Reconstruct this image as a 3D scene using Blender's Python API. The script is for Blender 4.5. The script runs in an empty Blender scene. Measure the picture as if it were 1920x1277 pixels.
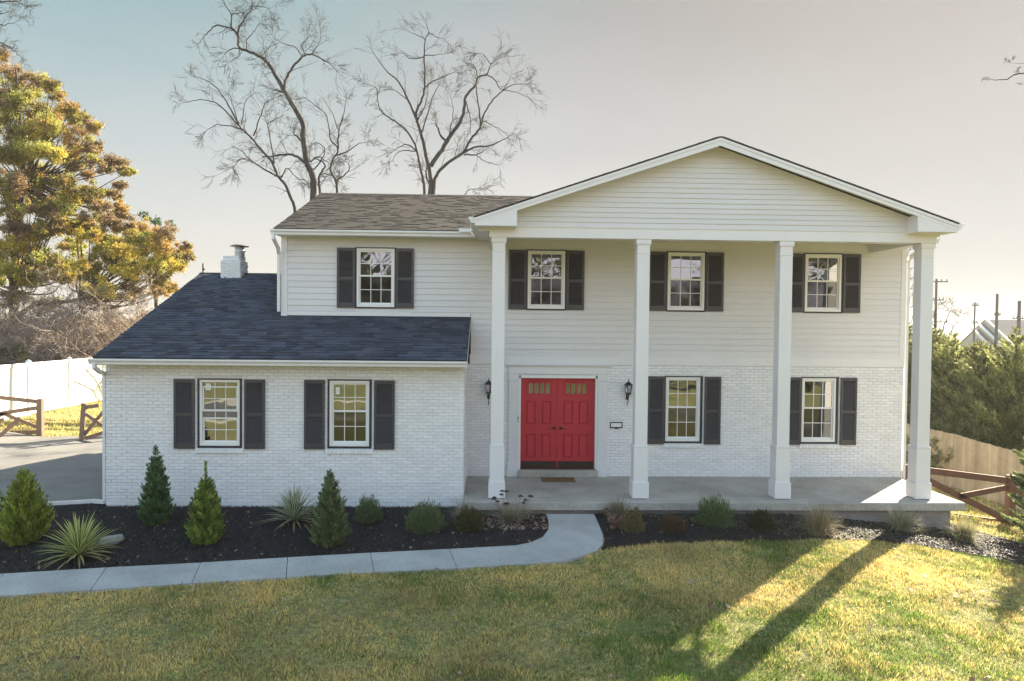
import bpy, bmesh, math, random
import numpy as np
from mathutils import Vector, Matrix
from mathutils.geometry import tessellate_polygon

S = bpy.context.scene
COL = S.collection
PI = math.pi
R = math.radians

# ------------------------------------------------------------------ camera
cam = bpy.data.cameras.new('camera'); camo = bpy.data.objects.new('camera', cam); COL.objects.link(camo)
F2 = Vector((0.0301947, 0.99927481, -0.02319789)); R3 = Vector((0.99950294, -0.02997488, 0.00976589)); U3 = Vector((-0.00906346, 0.02348123, 0.99968319))
CAM = Vector((4.8784, -16.2643, 3.5937))
FPX = 1293.99
m = Matrix.Identity(4)
for i in range(3):
    m[i][0] = R3[i]; m[i][1] = U3[i]; m[i][2] = -F2[i]; m[i][3] = CAM[i]
camo.matrix_world = m
cam.sensor_width = 36; cam.lens = 36 * FPX / 1920; cam.clip_end = 3000; cam.clip_start = .1
S.camera = camo
S.render.resolution_x = 1024; S.render.resolution_y = 681

# ------------------------------------------------------------------ light
SUN_EL = 29.6; SUN_AZ = 45.0          # azimuth measured from +Y towards +X
w = bpy.data.worlds.new('World'); S.world = w; w.use_nodes = True
nt = w.node_tree; nt.nodes.clear(); N = nt.nodes; K = nt.links
wo = N.new('ShaderNodeOutputWorld'); bg = N.new('ShaderNodeBackground'); sky = N.new('ShaderNodeTexSky')
sky.sky_type = 'NISHITA'; sky.sun_disc = False; sky.sun_elevation = R(SUN_EL); sky.sun_rotation = R(SUN_AZ)
sky.air_density = 1.0; sky.dust_density = 1.3; sky.ozone_density = 1.0; sky.altitude = 100
bg.inputs[1].default_value = 0.105
def vm(op, a, b=None):
    n = N.new('ShaderNodeVectorMath'); n.operation = op
    for i, x in enumerate((a, b)):
        if x is None: continue
        if isinstance(x, (tuple, list)): n.inputs[i].default_value = x
        else: K.new(x, n.inputs[i])
    return n.outputs[0]
# thin high overcast: the sky's own colour is softly compressed and mixed with a pale veil, a little bluer to the north-west
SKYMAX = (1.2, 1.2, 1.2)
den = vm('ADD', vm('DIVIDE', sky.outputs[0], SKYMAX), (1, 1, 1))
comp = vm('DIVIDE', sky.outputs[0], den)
tc = N.new('ShaderNodeTexCoord')
cn = N.new('ShaderNodeTexNoise'); cn.inputs['Scale'].default_value = 2.6; cn.inputs['Detail'].default_value = 3; K.new(vm('MULTIPLY', tc.outputs['Generated'], (1, 1, 2.6)), cn.inputs['Vector'])
wisp = vm('ADD', tc.outputs['Generated'], vm('MULTIPLY', vm('SUBTRACT', cn.outputs['Color'], (.5, .5, .5)), (.42, .42, .16)))   # thin uneven veil of high cloud
def dotr(vec, lo, hi, a, b_):
    d = N.new('ShaderNodeVectorMath'); d.operation = 'DOT_PRODUCT'; K.new(wisp, d.inputs[0]); d.inputs[1].default_value = vec
    r_ = N.new('ShaderNodeMapRange'); r_.interpolation_type = 'SMOOTHSTEP'; r_.inputs[1].default_value = lo; r_.inputs[2].default_value = hi; K.new(d.outputs['Value'], r_.inputs[0])
    m_ = N.new('ShaderNodeMix'); m_.data_type = 'RGBA'; m_.inputs[6].default_value = (*a, 1); m_.inputs[7].default_value = (*b_, 1); K.new(r_.outputs[0], m_.inputs[0]); return m_.outputs[2]
# clear bluish-green air to the upper left, warm thin veil towards the sun, sky behind and overhead boosted, an added bluish fill for the shaded front
side = dotr((.85, .30, -.45), -.35, .30, (.97, 1.27, 1.215), (1.06, .995, .925))
back_fill = dotr((0, -.85, .53), -.05, .5, (1, 1, 1), (2.60, 2.50, 2.85))
hz = dotr((0, 0, 1), .12, .46, (0, 0, 0), (1, 1, 1))
mxs = N.new('ShaderNodeMix'); mxs.data_type = 'RGBA'; K.new(hz, mxs.inputs[0]); K.new(dotr((.80, .60, 0), .35, .95, (1.72, 1.63, 1.52), (1.30, 1.29, 1.25)), mxs.inputs[6]); K.new(side, mxs.inputs[7])
K.new(vm('MULTIPLY', vm('MULTIPLY', comp, mxs.outputs[2]), back_fill), bg.inputs[0]); K.new(bg.outputs[0], wo.inputs[0])

sl = bpy.data.lights.new('sun', 'SUN'); so = bpy.data.objects.new('sun', sl); COL.objects.link(so)
sl.energy = 5.0; sl.angle = R(0.55); sl.color = (1.0, 0.88, 0.66)
sd = Vector((math.sin(R(SUN_AZ)) * math.cos(R(SUN_EL)), math.cos(R(SUN_AZ)) * math.cos(R(SUN_EL)), math.sin(R(SUN_EL))))
so.rotation_euler = sd.to_track_quat('Z', 'Y').to_euler()
so.location = sd * 60
S.view_settings.view_transform = 'Standard'; S.view_settings.look = 'None'; S.view_settings.gamma = 1
S.view_settings.exposure = 2.18
try:
    S.cycles.max_bounces = 8; S.cycles.transparent_max_bounces = 12; S.cycles.caustics_reflective = False; S.cycles.caustics_refractive = False
except Exception: pass

rs = np.random.RandomState(7)
rnd = random.Random(11)

# ------------------------------------------------------------------ helpers
def tag(o, label=None, cat=None, group=None, kind=None):
    if label: o['label'] = label
    if cat: o['category'] = cat
    if group: o['group'] = group
    if kind: o['kind'] = kind
    return o
def empty(name, loc, label, cat, group=None):
    o = bpy.data.objects.new(name, None); COL.objects.link(o); o.location = loc; o.empty_display_size = .2
    return tag(o, label, cat, group)
def at(u, v, y):
    """world point seen at photograph pixel (u,v) on the plane Y=y (survey helper)"""
    d = F2 + R3 * ((u - 960) / FPX) + U3 * ((638.5 - v) / FPX)
    return CAM + d * ((y - CAM.y) / d.y)

class MB:
    def __init__(s): s.V = []; s.Fc = []; s.C = []; s.n = 0; s.M = []
    def add(s, verts, faces, col=None, mi=0):
        b = s.n
        s.V.extend(verts); s.n += len(verts)
        for f in faces:
            s.Fc.append(tuple(i + b for i in f)); s.C.append(col if col is not None else (1, 1, 1)); s.M.append(mi)
    def quad(s, a, b, c, d, col=None, mi=0): s.add([a, b, c, d], [(0, 1, 2, 3)], col, mi)
    def box(s, x0, x1, y0, y1, z0, z1, col=None, mi=0):
        s.add([(x0,y0,z0),(x1,y0,z0),(x1,y1,z0),(x0,y1,z0),(x0,y0,z1),(x1,y0,z1),(x1,y1,z1),(x0,y1,z1)],
              [(0,3,2,1),(4,5,6,7),(0,1,5,4),(1,2,6,5),(2,3,7,6),(3,0,4,7)], col, mi)
    def bevbox(s, x0, x1, y0, y1, z0, z1, b=.006, col=None):
        bm = bmesh.new(); bmesh.ops.create_cube(bm, size=1)
        for v in bm.verts: v.co = Vector(((x0+x1)/2 + v.co.x*(x1-x0), (y0+y1)/2 + v.co.y*(y1-y0), (z0+z1)/2 + v.co.z*(z1-z0)))
        bmesh.ops.bevel(bm, geom=bm.edges[:], offset=b, segments=1, affect='EDGES')
        bm.verts.ensure_lookup_table()
        s.add([tuple(v.co) for v in bm.verts], [tuple(v.index for v in f.verts) for f in bm.faces], col); bm.free()
    def beam(s, p, q, w, h, col=None, up=(0, 0, 1)):
        """square-section bar from p to q"""
        p = Vector(p); q = Vector(q); d = (q - p).normalized(); u = Vector(up)
        a = d.cross(u)
        if a.length < 1e-4: a = d.cross(Vector((0, 1, 0)))
        a.normalize(); b = a.cross(d)
        vs = []
        for c in (p, q):
            for i, j in ((-1,-1),(1,-1),(1,1),(-1,1)): vs.append(tuple(c + a*(i*w/2) + b*(j*h/2)))
        s.add(vs, [(0,1,2,3),(7,6,5,4),(0,4,5,1),(1,5,6,2),(2,6,7,3),(3,7,4,0)], col)
    def tube(s, pts, rad, n=8, col=None, cap=True):
        P = [Vector(p) for p in pts]; k = len(P)
        if not hasattr(rad, '__len__'): rad = [rad] * k
        vs = []; prev = None
        for i in range(k):
            d = (P[min(i+1, k-1)] - P[max(i-1, 0)])
            if d.length < 1e-9: d = Vector((0, 0, 1))
            d.normalize()
            a = prev - d * prev.dot(d) if prev is not None else d.cross(Vector((.31, .92, .2)))
            if a.length < 1e-5: a = d.cross(Vector((1, 0, 0)))
            a.normalize(); prev = a; b = d.cross(a)
            for j in range(n):
                t = 2*PI*j/n; vs.append(tuple(P[i] + (a*math.cos(t) + b*math.sin(t)) * rad[i]))
        fs = []
        for i in range(k-1):
            for j in range(n):
                j2 = (j+1) % n; fs.append((i*n+j, i*n+j2, (i+1)*n+j2, (i+1)*n+j))
        if cap: fs.append(tuple(range(n-1, -1, -1))); fs.append(tuple((k-1)*n + j for j in range(n)))
        s.add(vs, fs, col)
    def lathe(s, cx, cy, prof, n=16, col=None):
        s.tube([(cx, cy, z) for r, z in prof], [max(r, .0005) for r, z in prof], n, col)
    def build(s, name, mats, parent=None, smooth=False, loc=(0, 0, 0)):
        me = bpy.data.meshes.new(name)
        V = s.V
        if loc != (0, 0, 0): V = [(v[0]-loc[0], v[1]-loc[1], v[2]-loc[2]) for v in V]
        me.from_pydata(V, [], s.Fc)
        if not isinstance(mats, (list, tuple)): mats = [mats]
        for mm in mats: me.materials.append(mm)
        if len(mats) > 1: me.polygons.foreach_set('material_index', s.M)
        if any(c != (1, 1, 1) for c in s.C[:50]) or any(c != (1, 1, 1) for c in s.C[::97]):
            ca = me.color_attributes.new('Col', 'FLOAT_COLOR', 'CORNER')
            tot = np.array([len(f) for f in s.Fc]); C = np.ones((len(s.Fc), 4), np.float32); C[:, :3] = np.array(s.C, np.float32)
            ca.data.foreach_set('color', np.repeat(C, tot, axis=0).ravel())
        if smooth: me.polygons.foreach_set('use_smooth', [True] * len(me.polygons))
        me.update()
        o = bpy.data.objects.new(name, me); COL.objects.link(o); o.location = loc
        if parent is not None:
            o.parent = parent
            o.location = Vector(loc) - parent_loc(parent)
        return o
def parent_loc(p):
    l = Vector((0, 0, 0))
    while p is not None: l = l + p.location; p = p.parent
    return l

def npmesh(name, V, nper, mat, parent=None, cols=None, loc=None):
    """V: (n*nper,3) array of separate polygons with nper corners each"""
    V = np.asarray(V, np.float32)
    nf = len(V) // nper
    if loc is not None: V = V - np.array(loc, np.float32)
    me = bpy.data.meshes.new(name)
    me.vertices.add(len(V)); me.vertices.foreach_set('co', V.ravel())
    me.loops.add(len(V)); me.loops.foreach_set('vertex_index', np.arange(len(V), dtype=np.int32))
    me.polygons.add(nf); me.polygons.foreach_set('loop_start', np.arange(0, len(V), nper, dtype=np.int32))
    try: me.polygons.foreach_set('loop_total', np.full(nf, nper, np.int32))
    except Exception: pass
    me.materials.append(mat)
    if cols is not None:
        ca = me.color_attributes.new('Col', 'FLOAT_COLOR', 'CORNER')
        C = np.ones((nf, 4), np.float32); C[:, :3] = cols
        ca.data.foreach_set('color', np.repeat(C, nper, axis=0).ravel())
    me.update(calc_edges=True)
    o = bpy.data.objects.new(name, me); COL.objects.link(o)
    if loc is not None: o.location = loc
    if parent is not None:
        o.parent = parent; o.location = (Vector(loc) if loc is not None else Vector((0, 0, 0))) - parent_loc(parent)
    return o

# ------------------------------------------------------------------ materials
def mat(name, col, rough=.7, var=0, vscale=3., col2=None, attr=False, bump=0, bscale=40., metal=0, spec=.5, trans=0, coat=0, vscale2=None):
    mm = bpy.data.materials.new(name); mm.use_nodes = True; t = mm.node_tree; n = t.nodes; k = t.links
    p = n['Principled BSDF']; p.inputs['Roughness'].default_value = rough; p.inputs['Metallic'].default_value = metal
    p.inputs['Specular IOR Level'].default_value = spec
    if coat: p.inputs['Coat Weight'].default_value = coat; p.inputs['Coat Roughness'].default_value = .2
    p.inputs['Base Color'].default_value = (*col, 1)
    geo = n.new('ShaderNodeNewGeometry') if (var or bump) else None
    src = None
    if var:
        no = n.new('ShaderNodeTexNoise'); no.inputs['Scale'].default_value = vscale; no.inputs['Detail'].default_value = 6; no.inputs['Roughness'].default_value = .65
        k.new(geo.outputs['Position'], no.inputs['Vector'])
        mr = n.new('ShaderNodeMapRange'); mr.inputs['From Min'].default_value = .3; mr.inputs['From Max'].default_value = .7
        k.new(no.outputs['Fac'], mr.inputs['Value'])
        mx = n.new('ShaderNodeMix'); mx.data_type = 'RGBA'
        c2 = col2 if col2 else tuple(c * (1 - var) for c in col)
        mx.inputs[6].default_value = (*col, 1); mx.inputs[7].default_value = (*c2, 1)
        k.new(mr.outputs[0], mx.inputs[0]); src = mx.outputs[2]
        if vscale2:
            n2 = n.new('ShaderNodeTexNoise'); n2.inputs['Scale'].default_value = vscale2; n2.inputs['Detail'].default_value = 8
            k.new(geo.outputs['Position'], n2.inputs['Vector'])
            m2 = n.new('ShaderNodeMapRange'); m2.inputs['From Min'].default_value = .25; m2.inputs['From Max'].default_value = .75
            m2.inputs['To Min'].default_value = 1 - var*.8; m2.inputs['To Max'].default_value = 1 + var*.5
            k.new(n2.outputs['Fac'], m2.inputs['Value'])
            m3 = n.new('ShaderNodeVectorMath'); m3.operation = 'SCALE'; k.new(src, m3.inputs[0]); k.new(m2.outputs[0], m3.inputs['Scale']); src = m3.outputs[0]
    if attr:
        a = n.new('ShaderNodeAttribute'); a.attribute_name = 'Col'
        if src is None:
            rgb = n.new('ShaderNodeRGB'); rgb.outputs[0].default_value = (*col, 1); src = rgb.outputs[0]
        mu = n.new('ShaderNodeVectorMath'); mu.operation = 'MULTIPLY'; k.new(src, mu.inputs[0]); k.new(a.outputs['Color'], mu.inputs[1]); src = mu.outputs[0]
    if src is not None: k.new(src, p.inputs['Base Color'])
    if bump:
        nb = n.new('ShaderNodeTexNoise'); nb.inputs['Scale'].default_value = bscale; nb.inputs['Detail'].default_value = 5
        k.new(geo.outputs['Position'], nb.inputs['Vector'])
        bu = n.new('ShaderNodeBump'); bu.inputs['Strength'].default_value = bump; bu.inputs['Distance'].default_value = .02
        k.new(nb.outputs['Fac'], bu.inputs['Height']); k.new(bu.outputs[0], p.inputs['Normal'])
    if trans:
        tr = n.new('ShaderNodeBsdfTranslucent'); ms = n.new('ShaderNodeMixShader'); ms.inputs[0].default_value = trans
        if src is not None: k.new(src, tr.inputs['Color'])
        else: tr.inputs['Color'].default_value = (*col, 1)
        k.new(p.outputs[0], ms.inputs[1]); k.new(tr.outputs[0], ms.inputs[2]); k.new(ms.outputs[0], n['Material Output'].inputs[0])
    return mm

M0 = None
def bark_mat(name, c1, c2):
    return mat(name, c1, .9, 1, 9., c2, bump=.6, bscale=30)

M = {}
M['brick'] = mat('painted_brick', (.84, .83, .82), .55, .07, 1.3, attr=True, bump=.35, bscale=55, vscale2=30)
M['mortar'] = mat('painted_mortar', (.68, .67, .66), .8, .1, 2, bump=.3, bscale=60)
M['siding'] = mat('painted_siding', (.68, .665, .655), .5, .05, .8, attr=True, bump=.06, bscale=20)
M['trim'] = mat('white_trim_paint', (.74, .725, .72), .42, .04, 2, bump=.05, bscale=12)
M['gutter'] = mat('white_aluminium', (.76, .75, .74), .35, .08, 3)
M['shutter'] = mat('charcoal_shutter', (.055, .050, .055), .45, .2, 5)
M['darktrim'] = mat('dark_window_trim', (.022, .022, .028), .5)
M['vinyl'] = mat('window_vinyl', (.80, .79, .76), .35)
M['shingle'] = mat('blue_black_shingle', (.064, .070, .094), .85, .15, 1.2, attr=True, bump=.5, bscale=120, spec=.3)
M['shingle2'] = mat('brown_shingle', (.060, .052, .048), .9, .15, 1.2, attr=True, bump=.5, bscale=120, spec=.3)
M['red'] = mat('red_door_paint', (.50, .018, .035), .5, .12, 4, bump=.04, bscale=30)
M['black'] = mat('black_iron', (.012, .011, .011), .4, spec=.5)
M['kick'] = mat('worn_kick_plate', (.06, .045, .04), .35, .4, 6, metal=.6)
M['concrete'] = mat('porch_concrete', (.47, .44, .39), .8, .32, .9, (.29, .26, .22), bump=.15, bscale=80, vscale2=25)
M['found'] = mat('foundation_concrete', (.30, .265, .24), .9, .3, 3, bump=.4, bscale=40, vscale2=30)
M['walk'] = mat('walk_concrete', (.46, .455, .435), .85, .28, 1.3, (.31, .31, .30), bump=.3, bscale=90, vscale2=35)
M['asphalt'] = mat('driveway_asphalt', (.215, .205, .195), .9, .35, .9, (.14, .135, .13), bump=.4, bscale=110, vscale2=60)
M['road'] = mat('road_asphalt', (.12, .115, .11), .9, .2, .6, bump=.3, bscale=80)
M['mulch'] = mat('black_mulch_soil', (.016, .013, .013), .9, .4, 9, bump=1., bscale=60, vscale2=60)
M['chip'] = mat('mulch_chips', (.026, .021, .021), .62, attr=True, spec=.35)
M['soil'] = mat('lawn_soil', (.27, .22, .085), .95, 1, .55, (.15, .18, .05), bump=.6, bscale=40, vscale2=14)
M['grass'] = mat('grass_blades', (1, 1, 1), .7, attr=True, trans=.35, spec=.2)
M['leaf'] = mat('leaf_surface', (1, 1, 1), .6, attr=True, trans=.42, spec=.25)
M['needle'] = mat('conifer_foliage', (1, 1, 1), .65, attr=True, trans=.45, spec=.25)
M['dry'] = mat('dry_grass', (1, 1, 1), .75, attr=True, trans=.3, spec=.2)
M['bark'] = bark_mat('grey_bark', (.055, .048, .046), (.024, .021, .021))
M['bark2'] = bark_mat('brown_bark', (.10, .075, .06), (.05, .04, .033))
M['brush'] = mat('bare_brush_twigs', (.22, .17, .14), .9, .4, .5, (.33, .27, .23))
M['cedar'] = mat('stained_cedar', (.20, .085, .055), .7, .35, 6, (.12, .055, .038), bump=.3, bscale=25)
M['oldwood'] = mat('weathered_rail_wood', (.26, .165, .115), .8, .3, 5, (.17, .11, .08), bump=.3, bscale=25)
M['board'] = mat('weathered_fence_board', (.60, .48, .36), .85, .25, 4, attr=True, bump=.3, bscale=30)
M['pvc'] = mat('white_vinyl_fence', (.83, .83, .82), .35)
M['wire'] = mat('galvanised_wire', (.5, .5, .48), .35, metal=.7)
M['mat'] = mat('coir_mat', (.20, .115, .05), .95, .3, 25, bump=.6, bscale=200)
M['stone'] = mat('grey_fieldstone', (.30, .30, .28), .8, .3, 10, bump=.5, bscale=25)
M['pole'] = mat('utility_pole_wood', (.10, .085, .075), .9)
M['farroof'] = mat('far_roof', (.17, .15, .145), .9, .2, 1)
M['farwall'] = mat('far_wall', (.45, .43, .4), .8)
M['galv'] = mat('flue_metal', (.75, .75, .75), .5, metal=.1)
M['rust'] = mat('rusty_cap', (.22, .17, .14), .6, metal=.4)
M['paper'] = mat('paper_sticker', (.75, .75, .7), .6)
M['interior'] = mat('interior_paint', (.34, .31, .27), .8)
M['floorin'] = mat('interior_floor', (.16, .09, .05), .5)
def glass(name, refl, tint, rough=.012, wave=.0022):
    mm = bpy.data.materials.new(name); mm.use_nodes = True; t = mm.node_tree; n = t.nodes; k = t.links
    n.remove(n['Principled BSDF']); out = n['Material Output']
    tr = n.new('ShaderNodeBsdfTransparent'); tr.inputs[0].default_value = (*tint, 1)
    gl = n.new('ShaderNodeBsdfGlossy'); gl.inputs['Roughness'].default_value = rough; gl.inputs['Color'].default_value = (.95, .97, 1, 1)
    no = n.new('ShaderNodeTexNoise'); no.inputs['Scale'].default_value = 2.2; no.inputs['Detail'].default_value = 1
    ge = n.new('ShaderNodeNewGeometry'); k.new(ge.outputs['Position'], no.inputs['Vector'])
    bu = n.new('ShaderNodeBump'); bu.inputs['Strength'].default_value = 1; bu.inputs['Distance'].default_value = wave
    k.new(no.outputs['Fac'], bu.inputs['Height']); k.new(bu.outputs[0], gl.inputs['Normal'])
    fr = n.new('ShaderNodeFresnel'); fr.inputs[0].default_value = 1.5
    ad = n.new('ShaderNodeMath'); ad.operation = 'ADD'; ad.use_clamp = True; ad.inputs[1].default_value = refl; k.new(fr.outputs[0], ad.inputs[0])
    mx = n.new('ShaderNodeMixShader'); k.new(ad.outputs[0], mx.inputs[0]); k.new(tr.outputs[0], mx.inputs[1]); k.new(gl.outputs[0], mx.inputs[2])
    k.new(mx.outputs[0], out.inputs[0]); return mm
M['glass'] = glass('window_glass', .17, (.42, .44, .42))
M['screen'] = glass('screened_glass', .03, (.22, .22, .21), .05)
M['doorglass'] = glass('bevelled_door_glass', .10, (.3, .28, .2), .08, .006)
M['lampglass'] = glass('lamp_glass', .15, (.8, .8, .8), .1)

# ------------------------------------------------------------------ terrain height
def g(x, y):
    z = -.25 - .05 * min(max(-2 - y, 0), 12)
    z -= min(.09 * max(0, x - 11) + .10 * max(0, x - 14), 1.6)
    if x < -3:
        z -= .08 * min(max((-3 - x) / 3, 0), 1)
        z += .5 * min(max((-9.5 - x) / 2.6, 0), 1) * min(max((y - 4) / 4, 0), 1)
    return z
gv = np.vectorize(g)
def vnoise(x, y, sc, seed=0):
    x = np.asarray(x) * sc; y = np.asarray(y) * sc
    r = np.random.RandomState(seed).rand(256, 256)
    xi = np.floor(x).astype(int); yi = np.floor(y).astype(int); fx = x - xi; fy = y - yi
    fx = fx*fx*(3-2*fx); fy = fy*fy*(3-2*fy)
    q = lambda a, b: r[a % 256, b % 256]
    return (q(xi, yi)*(1-fx)+q(xi+1, yi)*fx)*(1-fy) + (q(xi, yi+1)*(1-fx)+q(xi+1, yi+1)*fx)*fy
xs = np.unique(np.concatenate([[-900, -500, -250, -140, -90, -60, -45, -36], np.arange(-30, 42, .5), [50, 60, 80, 120, 200, 400, 900]]))
ys = np.unique(np.concatenate([[-700, -300, -150, -90, -60, -45], np.arange(-36, 30, .5), [34, 40, 50, 65, 90, 140, 250, 500, 1200]]))
gx, gy = np.meshgrid(xs, ys); gz = gv(gx, gy)
near = (np.abs(gx - 3) < 40) & (np.abs(gy) < 40)
gz = gz + np.where(near, (vnoise(gx+100, gy+100, .7, 3) - .5) * .03, 0)
inside_h = (gx > -4) & (gx < 16) & (gy > -3.2) & (gy < 10); gz = np.where(inside_h, gv(gx, gy) - .02, gz)
nx, ny = len(xs), len(ys)
b = MB(); vs = np.stack([gx.ravel(), gy.ravel(), gz.ravel()], 1)
b.add([tuple(v) for v in vs.tolist()], [(j*nx+i, j*nx+i+1, (j+1)*nx+i+1, (j+1)*nx+i) for j in range(ny-1) for i in range(nx-1)])
ground = b.build('lawn_ground', M['soil'], smooth=True); tag(ground, kind='structure')

def flat_poly(name, poly, dz, thick, material, kind='structure', n=0):
    bm = bmesh.new()
    vt = [bm.verts.new((x, y, g(x, y) + dz)) for x, y in poly]
    f = bm.faces.new(vt); bm.normal_update()
    if f.normal.z < 0: f.normal_flip()
    r = bmesh.ops.extrude_face_region(bm, geom=[f])
    for v in r['geom']:
        if isinstance(v, bmesh.types.BMVert): v.co.z -= thick
    bmesh.ops.recalc_face_normals(bm, faces=bm.faces[:])
    bmesh.ops.triangulate(bm, faces=bm.faces[:])
    return bm

# walk -------------------------------------------------------------
WU = [(-2.77,-5.32),(-1.26,-5.08),(0.15,-4.89),(1.5,-4.67),(2.84,-4.47),(4.18,-4.29),(5.34,-4.12),(5.62,-3.97),(5.86,-3.7),(6.0,-3.28),(6.04,-2.74),(6.02,-2.40)]
WD = [(7.0,-2.40),(7.0,-2.97),(6.99,-3.55),(6.92,-4.01),(6.76,-4.36),(6.5,-4.58),(6.16,-4.80),(5.54,-4.95),(4.36,-5.13),(3.05,-5.29),(1.71,-5.47),(0.35,-5.69),(-1.04,-5.91),(-2.24,-6.08)]
def wavg(a, bb, t): return (a[0]*(1-t)+bb[0]*t, a[1]*(1-t)+bb[1]*t)
slabs = []
ups = [WU[i] for i in (1,2,3,4,5,6)]; dns = [WD[i] for i in (12,11,10,9,8,7)]
lu, ld = ups[0], dns[0]
for k in range(9):
    nu = (lu[0]-1.45, lu[1]-.235); nd = (ld[0]-1.45, ld[1]-.235); slabs.append([nu, lu, ld, nd]); lu, ld = nu, nd
for i in range(5): slabs.append([ups[i], ups[i+1], dns[i+1], dns[i]])
slabs.append(WU[6:] + WD[:8])
wk = bpy.data.meshes.new('concrete_walk'); bmw = bmesh.new()
for sidx, p in enumerate(slabs):
    c = (sum(q[0] for q in p)/len(p), sum(q[1] for q in p)/len(p))
    q = p
    if len(p) == 4:
        q = [(x + (c[0]-x)*.008, y + (c[1]-y)*.004) for x, y in p]
    bm = flat_poly('s', q, .035 + .003*math.sin(sidx*7.), .10, None)
    bm.verts.ensure_lookup_table(); base = [bmw.verts.new(v.co) for v in bm.verts]
    for f in bm.faces:
        try: bmw.faces.new([base[v.index] for v in f.verts])
        except ValueError: pass
    bm.free()
bmw.to_mesh(wk); bmw.free(); wk.materials.append(M['walk'])
walk = bpy.data.objects.new('path', wk); COL.objects.link(walk); tag(walk, kind='structure')

# planting beds ------------------------------------------------------
wleft = [(x, y) for x, y in [(-13.6,-7.1),(-6.0,-5.84)]]
BEDL = [(-9.0,-6.35),(-5.8,-5.84)] + WU + [(6.02,-2.2),(4.2,-2.2),(4.2,-1.6),(-3.0,-1.6),(-3.1,-1.15),(-3.6,-1.3),(-4.24,-1.72),(-5.19,-1.98),(-7.2,-2.5),(-9.0,-3.0)]
BEDR = [(7.0,-2.2),(7.0,-2.97),(6.99,-3.55),(6.94,-4.0),(6.86,-4.27),(7.38,-4.10),(8.0,-3.95),(8.9,-3.85),(9.59,-3.85),(10.61,-3.78),(11.7,-3.61),(12.58,-3.55),(13.3,-3.67),(14.0,-3.86),(14.9,-4.05),(16.2,-4.3),(17.4,-4.0),(17.2,-3.0),(16.2,-2.35),(15.3,-1.7),(14.8,-1.3),(14.6,-1.2),(14.6,-2.2)]
def inpoly(px, py, poly):
    c = np.zeros(len(px), bool); n = len(poly); j = n-1
    for i in range(n):
        xi, yi = poly[i]; xj, yj = poly[j]
        c ^= ((yi > py) != (yj > py)) & (px < (xj-xi)*(py-yi)/((yj-yi) or 1e-9)+xi); j = i
    return c
for nm, poly in (('planting_bed', BEDL), ('planting_bed', BEDR)):
    bm = flat_poly(nm, poly, .012, .05, None); me = bpy.data.meshes.new(nm); bm.to_mesh(me); bm.free(); me.materials.append(M['mulch'])
    o = bpy.data.objects.new(nm, me); COL.objects.link(o); tag(o, kind='structure')
# driveway at the left and behind --------------------------------------
DR = [(-3.06,-1.2),(-3.06,7.5),(-8.35,7.55),(-9.86,6.9),(-11.6,6.9),(-16,7.0),(-22,4),(-22,-4.5),(-9.0,-3.0),(-7.2,-2.5),(-5.19,-1.9),(-4.24,-1.66),(-3.5,-1.25)]
bm = flat_poly('driveway', DR, .02, .05, None)
me = bpy.data.meshes.new('driveway'); bm.to_mesh(me); bm.free(); me.materials.append(M['asphalt'])
o = bpy.data.objects.new('driveway', me); COL.objects.link(o); tag(o, kind='structure')
# street in front (behind the viewpoint, seen in the window reflections)
b = MB()
for i in range(-20, 21):
    x0, x1 = i*4, i*4+4
    y = lambda x: -19.5 + .012*(x-4)**2*.3
    b.quad((x0, y(x0)-7, g(x0,-30)+.01), (x1, y(x1)-7, g(x1,-30)+.01), (x1, y(x1), g(x1,-30)+.01), (x0, y(x0), g(x0,-30)+.01))
tag(b.build('road', M['road']), kind='structure')
b = MB()
for i in range(-20, 21):
    x0, x1 = i*4, i*4+4
    for off in (0, -7.18):
        b.quad((x0, y(x0)+off+.18, g(x0,-30)+.12), (x1, y(x1)+off+.18, g(x1,-30)+.12), (x1, y(x1)+off, g(x1,-30)+.12), (x0, y(x0)+off, g(x0,-30)+.12))
        b.quad((x0, y(x0)+off, g(x0,-30)), (x0, y(x0)+off, g(x0,-30)+.12), (x1, y(x1)+off, g(x1,-30)+.12), (x1, y(x1)+off, g(x1,-30)))
        b.quad((x0, y(x0)+off+.18, g(x0,-30)), (x1, y(x1)+off+.18, g(x1,-30)), (x1, y(x1)+off+.18, g(x1,-30)+.12), (x0, y(x0)+off+.18, g(x0,-30)+.12))
tag(b.build('kerb', M['walk']), kind='structure')

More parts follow.
